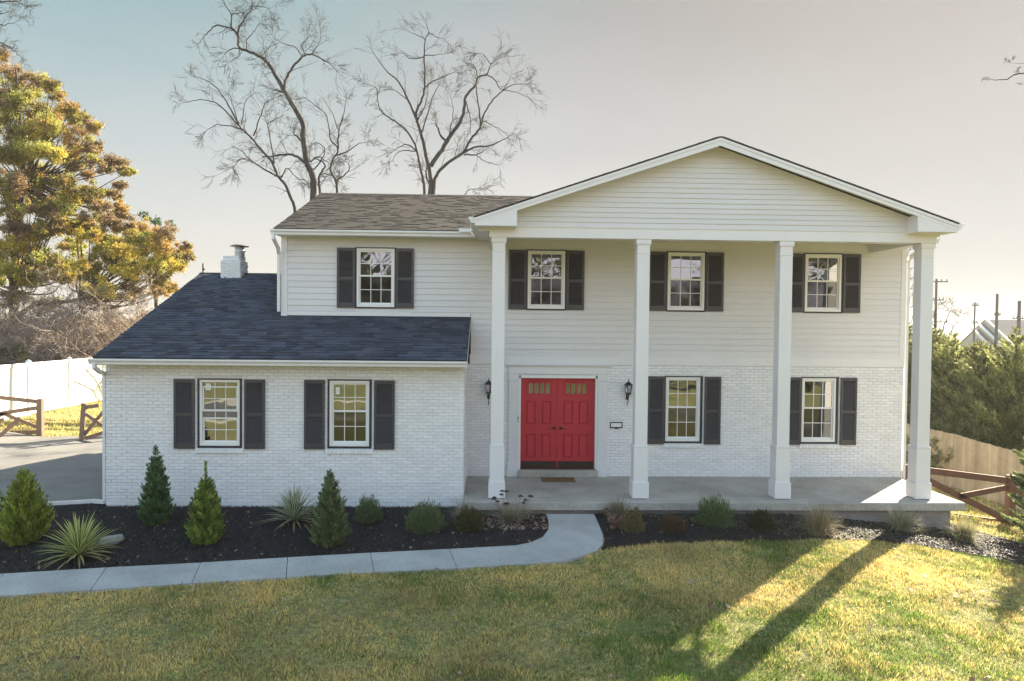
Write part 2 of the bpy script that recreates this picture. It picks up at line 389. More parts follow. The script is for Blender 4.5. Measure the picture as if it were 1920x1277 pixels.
# mulch chips ----------------------------------------------------------
def chips(poly, n, seed, smin=.012, smax=.04):
    r = np.random.RandomState(seed); P = np.array(poly)
    lo = P.min(0); hi = P.max(0)
    x = r.uniform(lo[0], hi[0], n*3); y = r.uniform(lo[1], hi[1], n*3)
    k = inpoly(x, y, poly) & ~((x > -3.02) & (x < 4.3) & (y > -1.86)) & ~((x > 4.3) & (x < 14.7) & (y > -2.33)) & (x > -8)
    x = x[k][:n]; y = y[k][:n]; n = len(x)
    z = gv(x, y) + .014 + r.rand(n)*.02
    L = r.uniform(smin, smax, n); W = L * r.uniform(.25, .7, n); a = r.rand(n)*2*PI
    ti = r.normal(0, .5, n); tj = r.normal(0, .45, n)
    ux = np.stack([np.cos(a), np.sin(a), np.sin(ti)], 1) * L[:, None]*.5; vx = np.stack([-np.sin(a), np.cos(a), np.sin(tj)], 1) * W[:, None]*.5
    c = np.stack([x, y, z], 1)
    V = np.stack([c-ux-vx, c+ux-vx*.7, c+ux*.9+vx, c-ux+vx*.8], 1).reshape(-1, 3)
    t = r.rand(n)
    colr = (np.ones((n, 3)) * (0.5 + 1.1*r.rand(n)[:, None])) * np.array([1, .96, .94])
    br = t > .93; colr[br] = np.array([3.2, 2.3, 1.7]) * (.5 + r.rand(br.sum())[:, None])
    pal = t > .992; colr[pal] = np.array([13, 10.5, 8.5]) * (.5 + .8*r.rand(pal.sum())[:, None])
    return V, colr
V1, c1 = chips(BEDL, 70000, 1); V2, c2 = chips(BEDR, 60000, 2)
tag(npmesh('mulch_chips', np.concatenate([V1, V2]), 4, M['chip'], None, np.concatenate([c1, c2])), 'black shredded mulch covering the planting beds', 'mulch', kind='stuff')

# grass ----------------------------------------------------------------
WALKP = [(-13.6,-7.3)] + [(-6.0,-5.84)] + WU + WD + [(-13.6,-7.95)]
def is_lawn(x, y):
    k = ~inpoly(x, y, BEDL) & ~inpoly(x, y, BEDR) & ~inpoly(x, y, WALKP) & ~inpoly(x, y, DR)
    k &= ~((x > -3.1) & (x < 14.9) & (y > -2.5) & (y < 8.2))
    k &= ~((x < 6.5) & (y > -4.9) & (y < -1) & (x > -9)) 
    return k
def lawn_col(x, y, r):
    n = len(x)
    a = vnoise(x+50, y+50, .45, 5)*.55 + vnoise(x+50, y+50, 1.3, 6)*.3 + vnoise(x+50, y+50, 5, 8)*.25 + r.normal(0, .12, n)
    t = np.clip((a - .44) / .17, 0, 1)[:, None]
    green = np.array([.18, .28, .05]); straw = np.array([.84, .66, .28])
    c = green*(1-t) + straw*t
    c = c * (.5 + .8*r.rand(n)[:, None]) * (.72 + .5*vnoise(x+9, y+9, 1.1, 44))[:, None]
    brown = (r.rand(n) < .05)[:, None]; c = np.where(brown, np.array([.17, .10, .05]), c)
    return c
def blades(x, y, r, hmin, hmax, wd, lean=.6, zoff=0):
    n = len(x); z = gv(x, y) - .005 + zoff
    h = r.uniform(hmin, hmax, n)*(.75 + .7*vnoise(x+3, y+3, 2.2, 31)); a = r.rand(n)*2*PI; l = r.uniform(0, lean, n) * h
    cl = .5 + vnoise(x+20, y+20, 6, 12)
    h = h * cl
    w_ = wd * r.uniform(.6, 1.3, n); wa = r.rand(n)*2*PI
    dx = np.stack([np.cos(wa), np.sin(wa), 0*wa], 1) * w_[:, None]*.5
    base = np.stack([x, y, z], 1)
    tip = base + np.stack([np.cos(a)*l, np.sin(a)*l, h], 1)
    mid = base + np.stack([np.cos(a)*l*.3, np.sin(a)*l*.3, h*.55], 1)
    return np.stack([base-dx, base+dx, mid+dx*.8, tip], 1).reshape(-1, 3)
r = np.random.RandomState(21)
GV = []; GC = []
def scatter(x0, x1, y0, y1, n, hmin, hmax, wd, lean=.7):
    x = r.uniform(x0, x1, n); y = r.uniform(y0, y1, n); k = is_lawn(x, y); x = x[k]; y = y[k]
    GV.append(blades(x, y, r, hmin, hmax, wd, lean)); GC.append(lawn_col(x, y, r))
scatter(-5, 19, -9.6, -3.2, 680000, .02, .058, .0058)
scatter(-9, 22, -13, -9.6, 40000, .03, .07, .012)
scatter(14.6, 20.5, -4, 6, 40000, .03, .08, .014)
scatter(-20, -3, 6.5, 22, 60000, .04, .09, .03)
tag(npmesh('lawn_grass', np.concatenate(GV), 4, M['grass'], None, np.concatenate(GC)), 'patchy green and straw coloured lawn grass in front of the house', 'grass', kind='stuff')

# fallen leaves
def leaves_on_ground(x, y, r, s0, s1, zo=.04):
    n = len(x); z = gv(x, y) + zo + r.rand(n)*.01; L = r.uniform(s0, s1, n); a = r.rand(n)*2*PI
    ux = np.stack([np.cos(a), np.sin(a), r.normal(0, .4, n)], 1)*L[:, None]*.5; vx = np.stack([-np.sin(a), np.cos(a), r.normal(0, .4, n)], 1)*L[:, None]*.4
    c = np.stack([x, y, z], 1)
    return np.stack([c-ux, c-vx*.9, c+ux, c+vx], 1).reshape(-1, 3)
r = np.random.RandomState(5)
x = r.uniform(-4, 18, 760); y = r.uniform(-9.5, -3.6, 760); k = is_lawn(x, y); x = x[k]; y = y[k]
x2 = r.uniform(-6, 14, 620); y2 = r.uniform(-5.6, -2.0, 620); k = inpoly(x2, y2, BEDL) | inpoly(x2, y2, BEDR); x2 = x2[k]; y2 = y2[k]
V = np.concatenate([leaves_on_ground(x, y, r, .025, .09, .05), leaves_on_ground(x2, y2, r, .03, .07, .04)])
n = len(V)//4; t = r.rand(n)[:, None]
cc = np.array([.22, .11, .06])*(1-t) + np.array([.48, .38, .27])*t
tag(npmesh('fallen_leaves', V, 4, M['leaf'], None, cc), 'scattered brown and tan dead leaves on the lawn and mulch', 'leaves', kind='stuff')

# =================================================================== HOUSE
XA, XB = 0.0, 14.77            # main block
WX0, WX1, WY = -3.045, 4.32, -1.83
ZB = 2.60                       # brick / siding joint zone
house = empty('house', (5.9, 0, 0), 'two storey white house with brick ground floor, low wing and four column portico', 'house')

UW = [(2.167, .935), (6.165, .935), (9.48, .935), (12.773, .935)]; UZ = (3.94, 5.36)
LW = [(9.47, .92), (12.755, .92)]; LZ = (.80, 2.41)
AW = [(-.728, .92), (1.945, .92)]; AZ = (.97, 2.42)
DOOR = (5.50, 7.43, 0.0, 2.47)

def intervals(x0, x1, holes, za, zb):
    cuts = [(x0, x1)]
    for hx0, hx1, hz0, hz1 in holes:
        if hz1 <= za + .004 or hz0 >= zb - .004: continue
        nw = []
        for a, c in cuts:
            if hx1 <= a or hx0 >= c: nw.append((a, c)); continue
            if hx0 > a: nw.append((a, hx0))
            if hx1 < c: nw.append((hx1, c))
        cuts = nw
    return cuts
def shell(b, x0, x1, z0, z1, y, t, holes):
    """wall sheet with thickness t behind y and real openings"""
    X = sorted(set([x0, x1] + [h[0] for h in holes] + [h[1] for h in holes])); Z = sorted(set([z0, z1] + [h[2] for h in holes] + [h[3] for h in holes]))
    X = [v for v in X if x0 <= v <= x1]; Z = [v for v in Z if z0 <= v <= z1]
    for i in range(len(X)-1):
        for j in range(len(Z)-1):
            cx, cz = (X[i]+X[i+1])/2, (Z[j]+Z[j+1])/2
            if any(h[0] < cx < h[1] and h[2] < cz < h[3] for h in holes): continue
            b.quad((X[i], y, Z[j]), (X[i+1], y, Z[j]), (X[i+1], y, Z[j+1]), (X[i], y, Z[j+1]))
            b.quad((X[i], y+t, Z[j]), (X[i], y+t, Z[j+1]), (X[i+1], y+t, Z[j+1]), (X[i+1], y+t, Z[j]))
    for h in holes:
        a, c, d, e = h
        b.quad((a, y, d), (a, y, e), (a, y+t, e), (a, y+t, d)); b.quad((c, y, d), (c, y+t, d), (c, y+t, e), (c, y, e))
        b.quad((a, y, d), (a, y+t, d), (c, y+t, d), (c, y, d)); b.quad((a, y, e), (c, y, e), (c, y+t, e), (a, y+t, e))
    b.quad((x0, y, z1), (x1, y, z1), (x1, y+t, z1), (x0, y+t, z1))
    b.quad((x0, y, z0), (x0, y, z1), (x0, y+t, z1), (x0, y+t, z0)); b.quad((x1, y, z0), (x1, y+t, z0), (x1, y+t, z1), (x1, y, z1))

def bricks(b, o, du, L, z0, z1, holes, seed=0, top=None):
    """running-bond painted bricks on a wall starting at o, running along du (unit), outward = du rotated -90 about z"""
    r = random.Random(seed); du = Vector(du); nn = Vector((du.y, -du.x, 0)); CH = .0677; BL = .2135
    nrow = int((z1 - z0) / CH) + 1
    for j in range(nrow):
        za = z0 + j*CH + .0045; zb = min(z0 + (j+1)*CH - .0045, z1)
        if zb - za < .015: continue
        for a, c in intervals(0, L, holes, za, zb):
            if top is not None:
                ta, tb = top(za); a = max(a, ta); c = min(c, tb)
                if c - a < .05: continue
            off = (.5*BL if j % 2 else 0) + r.uniform(-.006, .006)
            k0 = math.floor((a - off) / BL)
            x = off + k0*BL
            while x < c:
                p = max(x + .0045, a); q = min(x + BL - .0045, c)
                if q - p > .02:
                    d = .012 + r.uniform(-.004, .006); bz = .006
                    sh = r.uniform(.93, 1.03); col = (sh, sh, sh)
                    dz = r.uniform(-.0015, .0015)
                    P = []
                    for (u, z, dep) in ((p, za, 0), (q, za, 0), (q, zb, 0), (p, zb, 0), (p+bz, za+bz, d), (q-bz, za+bz, d), (q-bz, zb-bz, d), (p+bz, zb-bz, d)):
                        P.append((o[0] + du.x*u + nn.x*dep, o[1] + du.y*u + nn.y*dep, z + dz))
                    b.add(P, [(4,5,6,7), (0,1,5,4), (1,2,6,5), (2,3,7,6), (3,0,4,7)], col)
                x += BL

# --- brick walls -----------------------------------------------------------
hA = [(c-wd/2, c+wd/2, AZ[0], AZ[1]) for c, wd in AW]
hL = [(c-wd/2, c+wd/2, LZ[0], LZ[1]) for c, wd in LW]
hU = [(c-wd/2, c+wd/2, UZ[0], UZ[1]) for c, wd in UW]
b = MB()
bricks(b, (WX0, WY), (1, 0, 0), WX1-WX0, -.50, 2.80, [(h[0]-WX0, h[1]-WX0, h[2], h[3]) for h in hA], 1)
bricks(b, (WX1, WY), (0, 1, 0), 1.80, -.26, 2.80, [], 2, top=None)
bricks(b, (WX1, 0), (1, 0, 0), XB-WX1, 0.004, 2.66, [(h[0]-WX1, h[1]-WX1, h[2], h[3]) for h in hL] + [(DOOR[0]-WX1-.0, DOOR[1]-WX1, -1, 2.5)], 3)
ridge_y = 2.9
def gtop(z): # gable wall at the left runs towards -y: u = 8.0 - y
    if z < 2.78: return (0, 99)
    h = (z - 2.78) / .40
    return (.35 + h, 8.0 - (-1.83) - h)
bricks(b, (WX0, 7.7), (0, -1, 0), 7.7-WY, -.5, 4.7, [], 4, top=gtop)
bricks(b, (XB, 0), (0, 1, 0), 8.0, -1.3, 2.66, [], 5)
brick_o = b.build('brick_wall', M['brick'], house)
b = MB()
shell(b, WX0+.001, WX1-.001, -.6, 2.84, WY+.001, .2, hA)
shell(b, WX1+.0, XB-.001, -.3, 2.66, .001, .2, hL + [(DOOR[0], DOOR[1], -.3, DOOR[3])])
b.quad((WX1-.001, WY+.001, -.6), (WX1-.001, 0, -.6), (WX1-.001, 0, 3.6), (WX1-.001, WY+.001, 2.84))
b.add([(WX0+.001, WY+.001, -.6), (WX0+.001, 7.7, -.6), (WX0+.001, 7.7, 2.84), (WX0+.001, ridge_y, 4.78), (WX0+.001, WY+.001, 2.84)], [(4,3,2,1,0)])
b.quad((WX0, 7.7, -.6), (XA, 7.7, -.6), (XA, 7.7, 2.84), (WX0, 7.7, 2.84))
b.quad((XB-.001, 0, -1.3), (XB-.001, 8.05, -1.3), (XB-.001, 8.05, 2.66), (XB-.001, 0, 2.66))
b.quad((XA, 8.05, -.6), (XB, 8.05, -1.3), (XB, 8.05, 5.7), (XA, 8.05, 5.7))
mort = b.build('masonry_backing', M['mortar'], house)
# brick sills below the ground floor windows (rowlock course)
for (c, wd), z, y in [(AW[0], AZ[0], WY), (AW[1], AZ[0], WY), (LW[0], LZ[0], 0), (LW[1], LZ[0], 0)]:
    b = MB(); n = 13; x0 = c - wd/2 - .03; st = (wd+.06)/n
    for k in range(n):
        s_ = rnd.uniform(.94, 1.03)
        b.add([(x0+k*st+.003, y-.045-rnd.uniform(0,.006), z-.095+rnd.uniform(-.004,.004)), (x0+(k+1)*st-.003, y-.045, z-.095), (x0+(k+1)*st-.003, y-.045, z-.012), (x0+k*st+.003, y-.045, z-.012),
               (x0+k*st+.003, y+.02, z-.095), (x0+(k+1)*st-.003, y+.02, z-.095), (x0+(k+1)*st-.003, y+.04, z+.002), (x0+k*st+.003, y+.04, z+.002)],
              [(0,1,2,3),(3,2,6,7),(0,4,5,1),(0,3,7,4),(1,5,6,2)], (s_, s_, s_))
    b.build('window_sill', M['brick'], house)

# --- siding -----------------------------------------------------------------
def siding(b, x0, x1, z0, z1, y, ch, holes, seed, lim=None):
    r = random.Random(seed); z = z0
    while z < z1 - .01:
        zt = min(z + ch, z1)
        for a, c in intervals(x0, x1, holes, z, zt):
            al = ar = 0
            if lim: 
                (a0, c0), (a1, c1) = lim(z), lim(zt)
                a_, c_ = max(a, a0), min(c, c0); a2, c2 = max(a, a1), min(c, c1)
            else: a_, c_, a2, c2 = a, c, a, c
            if c_ - a_ < .03: continue
            if c2 < a2: a2 = c2 = (a2 + c2)/2
            # split into lengths
            xsp = [a_]; 
            while xsp[-1] < c_ - 3.9: xsp.append(xsp[-1] + r.uniform(2.2, 3.6))
            xsp.append(c_)
            for i in range(len(xsp)-1):
                p, q = xsp[i], xsp[i+1]; s_ = r.uniform(.965, 1.01); col = (s_,)*3
                pt = a2 if i == 0 else p; qt = c2 if i == len(xsp)-2 else q
                q -= 0.0015 if i < len(xsp)-2 else 0; 
                d = .021 + r.uniform(-.0012, .0012); w1 = r.uniform(-.001, .001)
                b.add([(p, y-d, z+w1), (q, y-d, z+w1), (qt, y-.003, zt), (pt, y-.003, zt), (p, y, z+w1), (q, y, z+w1)],
                      [(0,1,2,3), (4,5,1,0)], col)
        for h0, h1, h2, h3 in holes:   # boards notched round the windows
            for za, zb_ in ((z, min(h2, zt)), (max(h3, z), zt)):
                if zb_ - za > .008 and zb_ - za < ch - .002 and (z < h2 < zt or z < h3 < zt) and x0 < h0 < x1:
                    f0, f1 = (za - z)/(zt - z), (zb_ - z)/(zt - z); y0_, y1_ = y - .021 + .018*f0, y - .021 + .018*f1
                    b.add([(h0, y0_, za), (h1, y0_, za), (h1, y1_, zb_), (h0, y1_, zb_), (h0, y, za), (h1, y, za)], [(0,1,2,3), (4,5,1,0)], (.985,)*3)
        z = zt
b = MB()
siding(b, XA+.12, 4.40, 3.86, 5.60, 0, .141, hU, 1)
siding(b, 4.40, XB-.10, 2.875, 5.62, 0, .141, hU, 2)
b.build('siding_wall', M['siding'], house)
b = MB()
shell(b, XA+.001, XB-.002, 2.66, 5.66, .002, .2, hU)
b.quad((XA, 0, 2.66), (XA, 0, 5.66), (XA, 8.05, 5.66), (XA, 8.05, 2.66)); b.quad((XB-.002, 0, 2.66), (XB-.002, 8.05, 2.66), (XB-.002, 8.05, 5.66), (XB-.002, 0, 5.66))
b.add([(XA, 0, 5.66), (XA, 3.8, 7.16), (XA, 8.05, 5.66)], [(0,1,2)]); b.add([(XB-.002, 0, 5.66), (XB-.002, 8.05, 5.66), (XB-.002, 3.8, 7.16)], [(0,1,2)])
b.build('wall_sheathing', M['siding'], house)
b = MB()   # left gable side siding, small
siding_l = []
z = 2.8
while z < 7.0:
    h = max(0, (z - 5.66)/.372); b.add([(XA-.012, .1+h, z), (XA-.012, 7.95-h, z), (XA-.002, 7.95-h, z+.141), (XA-.002, .1+h, z+.141)], [(3,2,1,0)]); z += .141
    if 7.95-h - (.1+h) < .2: break
b.build('side_siding', M['siding'], house)
# trim boards: corner boards, band board, flashing board over the wing roof
b = MB(); b.bevbox(XA-.022, XA+.12, -.026, .10, 3.66, 5.60, .003); b.build('corner_board', M['trim'], house)
b = MB(); b.bevbox(XB-.10, XB+.022, -.026, .10, 2.66, 5.60, .003); b.build('corner_board', M['trim'], house)
b = MB(); b.bevbox(4.38, XB+.02, -.022, .03, 2.655, 2.87, .004); b.box(4.38, XB+.02, -.030, .02, 2.868, 2.882); b.build('band_board', M['trim'], house)
b = MB(); b.bevbox(XA+.12, 3.0, -.020, .02, 3.76, 3.858, .002); b.bevbox(3.003, 4.39, -.020, .02, 3.76, 3.855, .002); b.build('flashing_board', M['trim'], house)

# --- interior (rooms behind the glass) -----------------------------------------
b = MB()
for (x0, x1, y0, y1, z0, z1) in [(-2.9, 4.2, WY+.21, 3.4, .02, 2.6), (4.5, 7.9, .22, 4.6, .06, 2.6), (8.0, 11.3, .22, 4.6, .06, 2.6), (11.4, 14.6, .22, 4.6, .06, 2.6),
                               (.2, 4.2, .22, 3.9, 2.95, 5.5), (4.4, 7.9, .22, 3.9, 2.95, 5.5), (8.0, 11.2, .22, 3.9, 2.95, 5.5), (11.3, 14.6, .22, 3.9, 2.95, 5.5)]:
    b.quad((x0,y1,z0),(x1,y1,z0),(x1,y1,z1),(x0,y1,z1)); b.quad((x0,y0,z0),(x0,y1,z0),(x0,y1,z1),(x0,y0,z1))
    b.quad((x1,y1,z0),(x1,y0,z0),(x1,y0,z1),(x1,y1,z1)); b.quad((x0,y1,z1),(x1,y1,z1),(x1,y0,z1),(x0,y0,z1))
    b.quad((x0,y0,z0),(x1,y0,z0),(x1,y1,z0),(x0,y1,z0), None, 1)
    if z0 < .5:
        b.quad((x0,y0,z0),(x0,y0,z1),(x0+.01,y0,z1),(x0+.01,y0,z0))
b.build('room_interior', [M['interior'], M['floorin']], house)

# --- windows -------------------------------------------------------------------
def window(cx, wd, z0, z1, y, kind):
    """kind: 'u' upper, 'l' lower porch, 'a' wing"""
    x0, x1 = cx-wd/2, cx+wd/2
    d = y - .032 if kind == 'u' else y + .02        # front of frame
    b = MB(); t = .052
    # vinyl master frame
    if kind == 'u': fx0, fx1, fz0, fz1 = x0+.028, x1-.028, z0+.030, z1-.024
    else: fx0, fx1, fz0, fz1 = x0+.035, x1-.055, z0+.045, z1-.03
    b.bevbox(fx0, fx0+t, d, d+.10, fz0, fz1, .004); b.bevbox(fx1-t, fx1, d, d+.10, fz0, fz1, .004)
    b.bevbox(fx0+t, fx1-t, d, d+.10, fz1-t, fz1, .004); b.bevbox(fx0+t, fx1-t, d, d+.10, fz0, fz0+t+.012, .004)
    win = b.build('window', M['vinyl'], house)
    # dark surround
    b = MB(); pr = .034 if kind == 'u' else -.004
    yy = y - pr
    b.box(x0-.004, fx0-.001, yy, y+.09, z0, z1); b.box(fx1+.001, x1+.004, yy, y+.09, z0, z1)
    b.box(fx0-.001, fx1+.001, yy, y+.09, fz1+.001, z1+.002); b.box(fx0-.001, fx1+.001, yy, y+.09, z0-.004, fz0-.001)
    b.build('window_trim', M['darktrim'], win)
    ix0, ix1, iz0, iz1 = fx0+t, fx1-t, fz0+t+.012, fz1-t
    mid = (iz0+iz1)/2 + .02
    sashes = [('upper', mid, iz1, d+.028), ('lower', iz0, mid+.035, d+.052)]
    if kind == 'a' and cx < 0:
        sashes = [('upper', mid+.0, iz1-.085, d+.028), ('lower', iz0, mid-.13, d+.052)]
    for nm, a, c, ys in sashes:
        b = MB(); s = .032
        low = nm == 'lower'
        b.bevbox(ix0, ix0+s, ys, ys+.03, a, c, .003); b.bevbox(ix1-s, ix1, ys, ys+.03, a, c, .003)
        b.bevbox(ix0+s, ix1-s, ys, ys+.03, c-s, c, .003); b.bevbox(ix0+s, ix1-s, ys, ys+.03, a, a+s+.008, .003)
        sx0, sx1, sz0, sz1 = ix0+s, ix1-s, a+s+.008, c-s
        mw = .0075
        for k in (1, 2):
            xx = sx0 + (sx1-sx0)*k/3; b.box(xx-mw, xx+mw, ys+.008, ys+.016, sz0, sz1)
        zz = (sz0+sz1)/2; b.box(sx0, sx1, ys+.0075, ys+.0155, zz-mw, zz+mw)
        so_ = b.build('sash', M['vinyl'], win)
        b = MB(); b.box(sx0-.004, sx1+.004, ys+.017, ys+.021, sz0-.004, sz1+.004)
        b.build('pane', M['screen'] if (low and not (kind == 'a' and cx < 0)) else M['glass'], win)
    if kind == 'a' and cx < 0:
        for (za, zb_, yq) in ((iz1-.083, iz1-.0, d+.060), (mid-.128, mid-.002, d+.060)):
            b = MB(); b.box(ix0, ix1, yq, yq+.004, za, zb_); b.build('pane', M['glass'], win)
            for k in (1, 2):
                xx = ix0+.03+(ix1-ix0-.06)*k/3
                b = MB(); b.box(xx-.0075, xx+.0075, d+.05, d+.058, za, zb_); b.build('muntin', M['vinyl'], win)
        b = MB(); b.box(ix0+.06, ix0+.17, d+.044, d+.046, iz1-.17, iz1-.03); b.build('sticker', M['paper'], win)
    elif kind == 'a':
        b = MB(); b.box(ix0+.07, ix0+.15, d+.044, d+.046, iz1-.24, iz1-.09); b.build('sticker', M['paper'], win)
    return win
for c, wd in UW: window(c, wd, UZ[0], UZ[1], 0, 'u')
for c, wd in LW: window(c, wd, LZ[0], LZ[1], 0, 'l')
for c, wd in AW: window(c, wd, AZ[0], AZ[1], WY, 'a')

# --- shutters -----------------------------------------------------------------
def shutter(x0, x1, z0, z1, y, mid=.47):
    b = MB(); s = .055; d = .038; yf = y - d - .012
    b.bevbox(x0, x0+s, yf, yf+d, z0, z1, .003); b.bevbox(x1-s, x1, yf, yf+d, z0, z1, .003)
    zm = z0 + (z1-z0)*.49; rails = [(z0, z0+.12), (zm-.035, zm+.035), (z1-.075, z1)]
    for a, c in rails: b.bevbox(x0+s, x1-s, yf+.001, yf+d-.001, a, c, .003)
    for a, c in ((z0+.12, zm-.035), (zm+.035, z1-.075)):
        n = max(4, int(round((c-a)/.034))); st = (c-a)/n
        for k in range(n):
            z = a + k*st
            b.add([(x0+s, yf+.006, z+.002), (x1-s, yf+.006, z+.002), (x1-s, yf+.030, z+st*.98), (x0+s, yf+.030, z+st*.98), (x0+s, yf+.012, z-.003), (x1-s, yf+.012, z-.003)],
                  [(0,1,2,3), (0,4,5,1)])
        b.quad((x0+s, yf+.033, a), (x1-s, yf+.033, a), (x1-s, yf+.033, c), (x0+s, yf+.033, c))
    return b.build('shutter', M['shutter'], house)
for c, wd in UW:
    shutter(c-wd/2-.425, c-wd/2-.006, 3.95, 5.345, -.012); shutter(c+wd/2+.006, c+wd/2+.425, 3.95, 5.345, -.012)
for c, wd in LW:
    shutter(c-wd/2-.40, c-wd/2-.005, .785, 2.40, -.004); shutter(c+wd/2+.03, c+wd/2+.425, .785, 2.40, -.004)
for a, c in ((-1.651, -1.229), (-.215, .208), (1.014, 1.436), (2.455, 2.882)): shutter(a, c, .962, 2.405, WY-.004)

# --- roofs ---------------------------------------------------------------------
def shingles(b, O, du, dv, rows, lim, seed, ex=.143, w0=.14, w1=.34, var=.38, tk=1.0):
    """O origin; du along eave, dv up slope (unit vectors); lim(v)->(a,b) along du"""
    r = random.Random(seed); O = Vector(O); du = Vector(du); dv = Vector(dv); nn = du.cross(dv).normalized()
    if nn.z < 0: nn = -nn
    for j in range(rows):
        v0 = j*ex - .02; v1 = v0 + ex + .01
        a0, b0 = lim(max(v0, 0)); a1, b1 = lim(v1)
        x = a0 - r.uniform(0, .2)
        while x < b0:
            wd = r.uniform(w0, w1); p = max(x, a0); q = min(x+wd, b0); x += wd
            if q - p < .02: continue
            th = (.015 + (r.random() < .45)*.012 + r.uniform(-.001, .001))*tk
            s_ = 1 + r.uniform(-var, var); hue = r.uniform(-.04, .04); col = (s_*(1+hue), s_, s_*(1-hue))
            pu = min(max(p, a1), b1); qu = max(min(q, b1), a1)
            A = O + du*p + dv*v0; B_ = O + du*q + dv*v0; C_ = O + du*qu + dv*v1; D_ = O + du*pu + dv*v1
            b.add([tuple(A + nn*th), tuple(B_ + nn*th), tuple(C_ + nn*.004), tuple(D_ + nn*.004), tuple(A), tuple(B_)], [(0,1,2,3), (4,5,1,0)], col)
def slab_roof(b, pts, th=.05):
    P = [Vector(p) for p in pts]; n = (P[1]-P[0]).cross(P[2]-P[0]).normalized()
    if n.z < 0: n = -n
    Q = [p - n*th for p in P]; k = len(P)
    b.add([tuple(p) for p in P+Q], [tuple(range(k)), tuple(range(2*k-1, k-1, -1))] + [(i, i+k, (i+1) % k + k, (i+1) % k) for i in range(k)])

# wing roof
SW = .40; eY, eZ = -2.22, 2.86
wl = math.hypot(1, SW); dvw = Vector((0, 1/wl, SW/wl))
rz = eZ + SW*(ridge_y-eY)
b = MB()
lenw = (ridge_y-eY)*wl; vmain = (0-eY)*wl
def limw(v):
    return (-3.09, 4.39 if v < vmain - .01 else -.005)
shingles(b, (0, eY, eZ), (1, 0, 0), dvw, int(lenw/.143)+1, limw, 4)
shingles(b, (0, 8.02, eZ), (1, 0, 0), Vector((0, -1/wl, SW/wl)), int(lenw/.143)+1, lambda v: (-3.09, -.005), 5)
slab_roof(b, [(-3.09, eY, eZ), (4.39, eY, eZ), (4.39, 0.0, eZ+SW*(-eY)), (-.0, 0.0, eZ+SW*(-eY)), (-.0, ridge_y, rz), (-3.09, ridge_y, rz)], .03)
slab_roof(b, [(-3.09, 8.02, eZ), (-3.09, ridge_y, rz), (-.0, ridge_y, rz), (-.0, 8.02, eZ)], .03)
for k in range(22):   # ridge caps
    x = -3.09 + k*.14
    if x > -.15: break
    s_ = rnd.uniform(.7, 1.2)
    b.add([(x, ridge_y-.13, rz-.03), (x+.16, ridge_y-.13, rz-.035), (x+.16, ridge_y, rz+.016), (x, ridge_y, rz+.028), (x, ridge_y+.13, rz-.03), (x+.16, ridge_y+.13, rz-.035)], [(0,1,2,3), (3,2,5,4)], (s_,)*3)
wroof = b.build('wing_roof', M['shingle'], house)
for x in (-3.085, 4.383):   # rake boards left and right
    b = MB()
    y1 = ridge_y if x < 0 else -.02; z1 = eZ + SW*(y1-eY)
    b.add([(x-.012, eY+.01, eZ-.03), (x+.012, eY+.01, eZ-.03), (x+.012, y1, z1-.034), (x-.012, y1, z1-.034), (x-.012, eY+.01, eZ-.16), (x+.012, eY+.01, eZ-.16), (x+.012, y1, z1-.17), (x-.012, y1, z1-.17)],
          [(0,1,2,3),(7,6,5,4),(0,4,5,1),(1,5,6,2),(2,6,7,3),(3,7,4,0)])
    b.build('rake_board', M['trim'], house)
b = MB()
b.add([(-3.097, 8.0, eZ-.03), (-3.073, 8.0, eZ-.03), (-3.073, ridge_y, rz-.034), (-3.097, ridge_y, rz-.034), (-3.097, 8.0, eZ-.16), (-3.073, 8.0, eZ-.16), (-3.073, ridge_y, rz-.17), (-3.097, ridge_y, rz-.17)],
      [(3,2,1,0),(4,5,6,7),(1,5,4,0),(2,6,5,1),(3,7,6,2),(0,4,7,3)])
# drip edge on the right rake of the wing
b.build('rake_board', M['trim'], house)
b = MB(); b.bevbox(-3.08, 4.385, eY+.012, eY+.035, 2.70, 2.83, .002); b.quad((-3.08, eY+.03, 2.715), (-3.08, WY-.012, 2.715), (4.385, WY-.012, 2.715), (4.385, eY+.03, 2.715))
b.build('soffit', M['trim'], house)
def gutter(pts_y, x0, x1, z, name='gutter'):
    """K-style gutter along x, back face at y"""
    b = MB(); y = pts_y
    prof = [(0, -.115), (-.075, -.115), (-.085, -.07), (-.118, -.035), (-.118, 0), (-.110, 0), (-.110, -.03), (-.08, -.065), (-.07, -.108), (0, -.108)]
    n = len(prof)
    vs = [(x0, y+p, z+q) for p, q in prof] + [(x1, y+p, z+q) for p, q in prof]
    b.add(vs, [(i, i+n, (i+1) % n + n, (i+1) % n) for i in range(n)])
    for x in (x0, x1):
        b.add([(x, y, z-.115), (x, y-.075, z-.115), (x, y-.085, z-.07), (x, y-.118, z-.035), (x, y-.118, z), (x, y, z)], [(0,1,2,3,4,5)])
    return b.build(name, M['gutter'], house)
gutter(eY+.008, -3.13, 4.37, 2.835)

